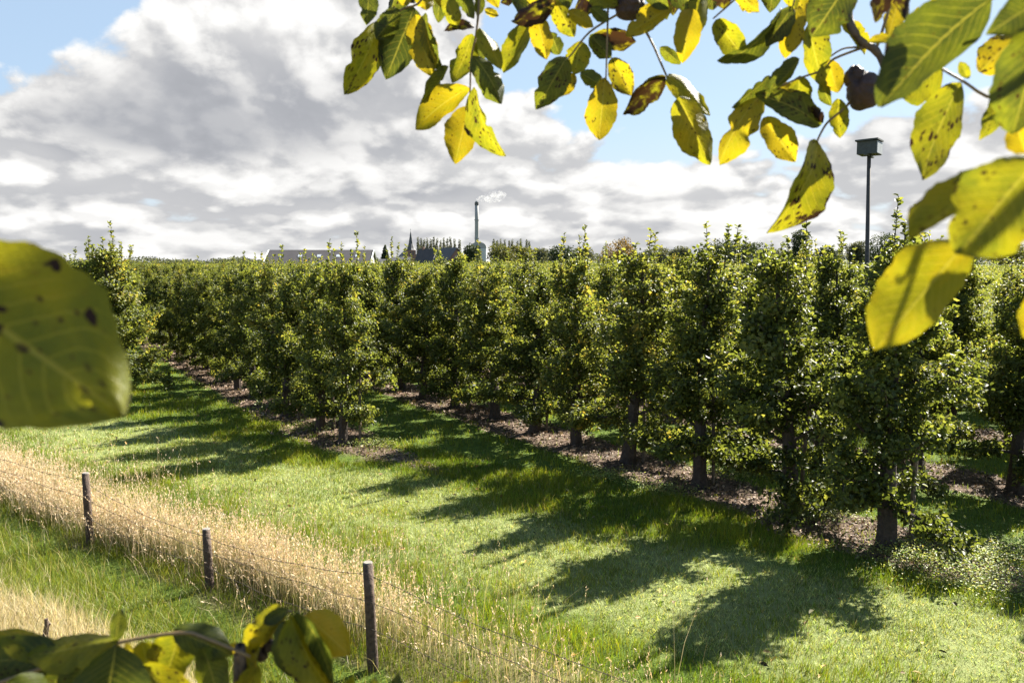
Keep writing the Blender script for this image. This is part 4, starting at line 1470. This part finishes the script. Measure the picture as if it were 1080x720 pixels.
Cc = Branch('woody walnut branch with yellow green leaflets hanging left of the nest box pole', 1.0, (880, -150, 1.1))
Cc.twig([(880, -150, 1.1), (888, -40, 1.02), (896, 22), (908, 44), (924, 54), (937, 78)], .0062, .0045, 'twig', 'twig')
Cc.twig([(914, 49), (880, 62), (868, 74), (845, 82), (822, 92), (806, 105)], .0017, .0010)
Cc.twig([(908, 50), (888, 52), (868, 66)], .0014, .001)
Cc.twig([(905, 92), (893, 112), (874, 128), (866, 140), (861, 151)], .0018, .0012)
Cc.twig([(924, 52), (932, 28), (938, 0), (935, -60, 1.05)], .002, .0016)
Cc.twig([(880, -150, 1.1), (830, -70, 1.05), (786, -12), (752, 20)], .002, .001)
Cc.twig([(880, -150, 1.1), (850, -50, 1.03), (836, 8)], .002, .001)
for a_ in [(755, 21, 787, 63, 27, 'yg', dict(spots=1.3)), (824, 9, 757, 65, 15, 'g', dict(spots=.4)), (836, 7, 808, 49, 23, 'dg'), (843, 6, 828, 62, 25, 'o'), (775, -10, 801, 13, 17, 'y', dict(spots=1.5)),
           (898, -24, 856, 39, 52, 'dg', dict(d=.85, spots=1.2)), (852, 26, 867, 91, 27, 'yg'), (812, 80, 772, 114, 17, 'g'), (843, 62, 812, 97, 14, 'bg'), (799, 103, 759, 174, 32, 'y'),
           (843, 80, 842, 122, 25, 'yg', dict(spots=.7)), (866, 132, 796, 99, 25, 'g', dict(spots=1.5)), (805, 124, 839, 171, 30, 'y'), (862, 149, 809, 246, 38, 'yg', dict(spots=2.0, d=.95)),
           (883, 104, 886, 146, 20, 'yg', dict(spots=1.2)), (868, 84, 877, 112, 13, 'g'), (872, 62, 884, 98, 22, 'y'), (835, 88, 815, 110, 20, 'y'), (888, 22, 912, 58, 15, 'yg'),
           (936, 44, 953, -12, 22, 'y'), (856, 112, 868, 130, 10, 'b')]:
    kw = a_[6] if len(a_) > 6 else {}
    Cc.leaf(*a_[:6], **kw)
Cc.nut(911, 96, 18)
Cc.nut(902, 82, 11, 'husk')

D = Branch('near walnut branch with one long green leaf sweeping across the top right corner', .62, (1130, -60, .62))
D.twig([(1130, -60), (1100, -20), (1046, -2)], .0022, .0015)
D.twig([(985, 68, .72), (1013, 84, .72), (1052, 104, .72), (1110, 80, .7), (1130, -60, .62)], .0011, .0018)
D.twig([(1130, -60), (1105, 10), (1092, 20)], .0018, .001)
for a_ in [(1048, -4, 928, 113, 56, 'g', dict(d=.58, spots=.5, bow=.05, fold=.25, tint=None)), (994, 70, 952, 104, 36, 'yg', dict(d=.78)), (1013, 87, 973, 190, 42, 'yg', dict(d=.72, spots=1.5)),
           (1096, 0, 1040, 37, 38, 'dg', dict(d=.5, spots=.2)), (1078, 34, 1033, 76, 38, 'y', dict(d=.74, spots=1.6)), (1096, 22, 1068, 142, 56, 'g', dict(d=.52)), (1022, 83, 1012, 65, 11, 'yg', dict(d=.72)),
           (1052, 104, 1033, 148, 20, 'yg', dict(d=.72)), (1090, 95, 1050, 112, 22, 'y', dict(d=.7)), (1005, 8, 955, 30, 15, 'o', dict(d=.8, spots=1.4)), (1070, 128, 1084, 165, 30, 'y', dict(d=.55)),
           (1000, -14, 1020, 10, 16, 'y', dict(d=.8)), (940, 40, 915, 45, 10, 'y', dict(d=.8))]:
    kw = dict(a_[6]) if len(a_) > 6 else {}
    kw.pop('tint', None)
    D.leaf(*a_[:6], **kw)

E = Branch('large bright backlit yellow walnut leaf with its partner leaves at the right edge', .47, (1150, 120, .47))
E.twig([(1150, 120), (1115, 155), (1098, 166), (1050, 215), (1012, 266)], .0018, .0011)
E.twig([(1098, 166), (1070, 172), (1052, 180)], .0012, .0009)
E.leaf(1020, 254, 923, 369, 74, 'yg', d=.47, spots=.25, roll=.1, bow=.02, fold=.16, curl=.05, asy=-.26)
E.leaf(1100, 162, 1010, 268, 92, 'yg', d=.405, spots=1.0, roll=-.15, bow=.03, fold=.14, curl=.1)
E.leaf(1052, 180, 958, 252, 34, 'yg', d=.445, spots=1.4, roll=.75)
E.leaf(1110, 300, 1079, 356, 34, 'y', d=.5)
E.twig([(1150, 120), (1140, 220), (1112, 298)], .0014, .001)

Fb = Branch('large blurred yellow green walnut leaf with dark spots cut off by the left edge', .33, (-190, 200, .36))
Fb.twig([(-190, 200, .36), (-150, 235, .34), (-118, 262, .33)], .0016, .0012)
Fb.leaf(-118, 262, 131, 438, 178, 'yf', d=.33, spots=1.25, roll=.05, bow=.0, fold=.10, curl=.08, asp=.5)

G = Branch('blurred low walnut shoot with broad dark leaves across the bottom left corner', .62, (-60, 760, .62))
G.twig([(-60, 1500, 1.1), (-90, 900, .75), (-60, 760), (50, 702), (122, 678), (190, 667), (215, 672), (264, 692)], .0020, .0012)
for a_ in [(122, 677, 128, 641, 16, 'g', dict(spots=.2)), (124, 675, 28, 692, 34, 'yg', dict(spots=.9)), (62, 690, -40, 700, 52, 'g', {}), (122, 680, 108, 768, 74, 'dg', dict(spots=.3, d=.58)),
           (190, 667, 172, 728, 46, 'yg', {}), (183, 664, 246, 690, 34, 'bg', dict(spots=.1)), (238, 682, 272, 704, 14, 'y', {}), (70, 696, 40, 760, 50, 'g', {}), (150, 676, 160, 735, 40, 'yg', {})]:
    G.leaf(*a_[:6], **a_[6])

for a_ in [(40, 706, -40, 752, 64, 'dg', dict(spots=.3)), (150, 700, 206, 764, 44, 'yg', {}), (214, 682, 232, 742, 34, 'g', {}), (66, 690, -6, 664, 30, 'yg', dict(spots=.8)),
           (96, 690, 66, 742, 40, 'g', {}), (140, 684, 96, 700, 22, 'y', {}), (10, 716, 60, 772, 50, 'g', dict(d=.57))]:
    G.leaf(*a_[:6], **a_[6])

K = Branch('low walnut shoot tip with a fan of drooping leaves and knobbly buds at bottom centre', .64, (250, 790, .66))
K.twig([(255, 1500, 1.1), (250, 790, .66), (258, 725), (268, 690), (276, 682)], .0042, .0036, 'twig', 'twig')
K.twig([(276, 682), (286, 660), (300, 646), (308, 644)], .0014, .0010)
for nx_, ny_, rr_ in ((268, 684, 6), (284, 680, 6.5), (276, 690, 7)):
    kk = K.nut(nx_, ny_, rr_, 'husk', False); kk.name = 'bud'; kk.data.name = 'bud'
for a_ in [(300, 640, 245, 724, 23, 'yg', {}), (303, 642, 277, 657, 15, 'bg', dict(spots=.1)), (298, 654, 308, 714, 27, 'bg', dict(spots=.1)), (306, 648, 356, 730, 30, 'yg', dict(spots=1.4, bow=.10)),
           (313, 644, 352, 724, 24, 'bg', dict(spots=.1, bow=.08)), (322, 648, 369, 690, 44, 'y', dict(spots=.3)), (300, 642, 262, 690, 16, 'y', {}), (270, 700, 240, 760, 26, 'yg', {})]:
    K.leaf(*a_[:6], **a_[6])

rx = random.Random(77)
for br, xs_ in ((A, (412, 432, 456, 474, 520, 536)), (B, (548, 561, 575, 592, 618, 632, 655, 690, 712, 728)), (Cc, (748, 766, 790, 812, 826, 845, 862, 876)), (D, (925, 968, 985, 1015))):
    for x_ in xs_:
        br.leaf(x_ + rx.uniform(-8, 8), rx.uniform(-34, -20), x_ + rx.uniform(-14, 14), rx.uniform(4, 28), rx.uniform(16, 25), rx.choice(('y', 'yg', 'yg', 'g', 'g', 'o', 'b')), d=br.d + rx.uniform(.0, .15), spots=rx.uniform(.6, 1.7))

Hh = Branch('leaf tips of a low walnut shoot just showing at the bottom edge beside the post', .6, (400, 860, .62))
Hh.twig([(330, 1500, 1.1), (400, 860, .62), (398, 800), (392, 760)], .0035, .0028, 'twig', 'twig')
Hh.twig([(392, 760), (330, 752), (300, 750)], .0014, .001)
Hh.twig([(392, 760), (440, 748), (455, 745)], .0014, .001)
for a_ in [(340, 752, 284, 716, 26, 'yg', {}), (365, 758, 372, 712, 20, 'yg', {}), (400, 756, 420, 708, 22, 'bg', dict(spots=.1)), (430, 750, 495, 716, 28, 'y', {}), (385, 760, 395, 714, 18, 'g', {})]:
    Hh.leaf(*a_[:6], **a_[6])

# the walnut tree itself: trunk beside the viewpoint, a bough over it, side branches to each spray
wt = empty('walnut_tree', (2.9, -1.0, 1.5))
tag(wt, 'walnut tree on the bank whose bough reaches over the viewpoint', 'walnut tree')
o_ = Vector(wt.location)
bough = [(2.9, -1.0, 1.2), (2.85, -.95, 2.4), (2.6, -.6, 3.7), (2.1, .2, 4.5), (1.5, .9, 4.55), (.9, 1.2, 4.4), tuple(at(880, -150, 1.1) + Vector((.02, .02, .18))), tuple(at(640, -200, 1.3) + Vector((0, .02, .06))), tuple(at(470, -190, 1.3))]
wm = MB().tube([Vector(q) - o_ for q in bough], [.19, .165, .12, .08, .055, .036, .020, .013, .005], 10, .08)
wm.tube([Vector(bough[6]) - o_, at(880, -150, 1.1) - o_], [.010, .0062], 8)
wm.tube([Vector(bough[4]) - o_, Vector((1.1, .85, 4.1)) - o_, Vector((.75, .7, 3.75)) - o_, at(1130, -60, .62) - o_], [.03, .016, .009, .0024], 8)
wm.tube([Vector((.75, .7, 3.75)) - o_, Vector((.6, .55, 3.45)) - o_, at(1150, 120, .47) - o_], [.008, .005, .002], 8)
wm.tube([Vector(bough[8]) - o_, Vector((-.4, .75, 4.0)) - o_, Vector((-.47, .5, 3.6)) - o_, at(-190, 200, .36) - o_], [.006, .005, .0035, .0017], 8)
wm.build('trunk', M['bark'], wt, True)
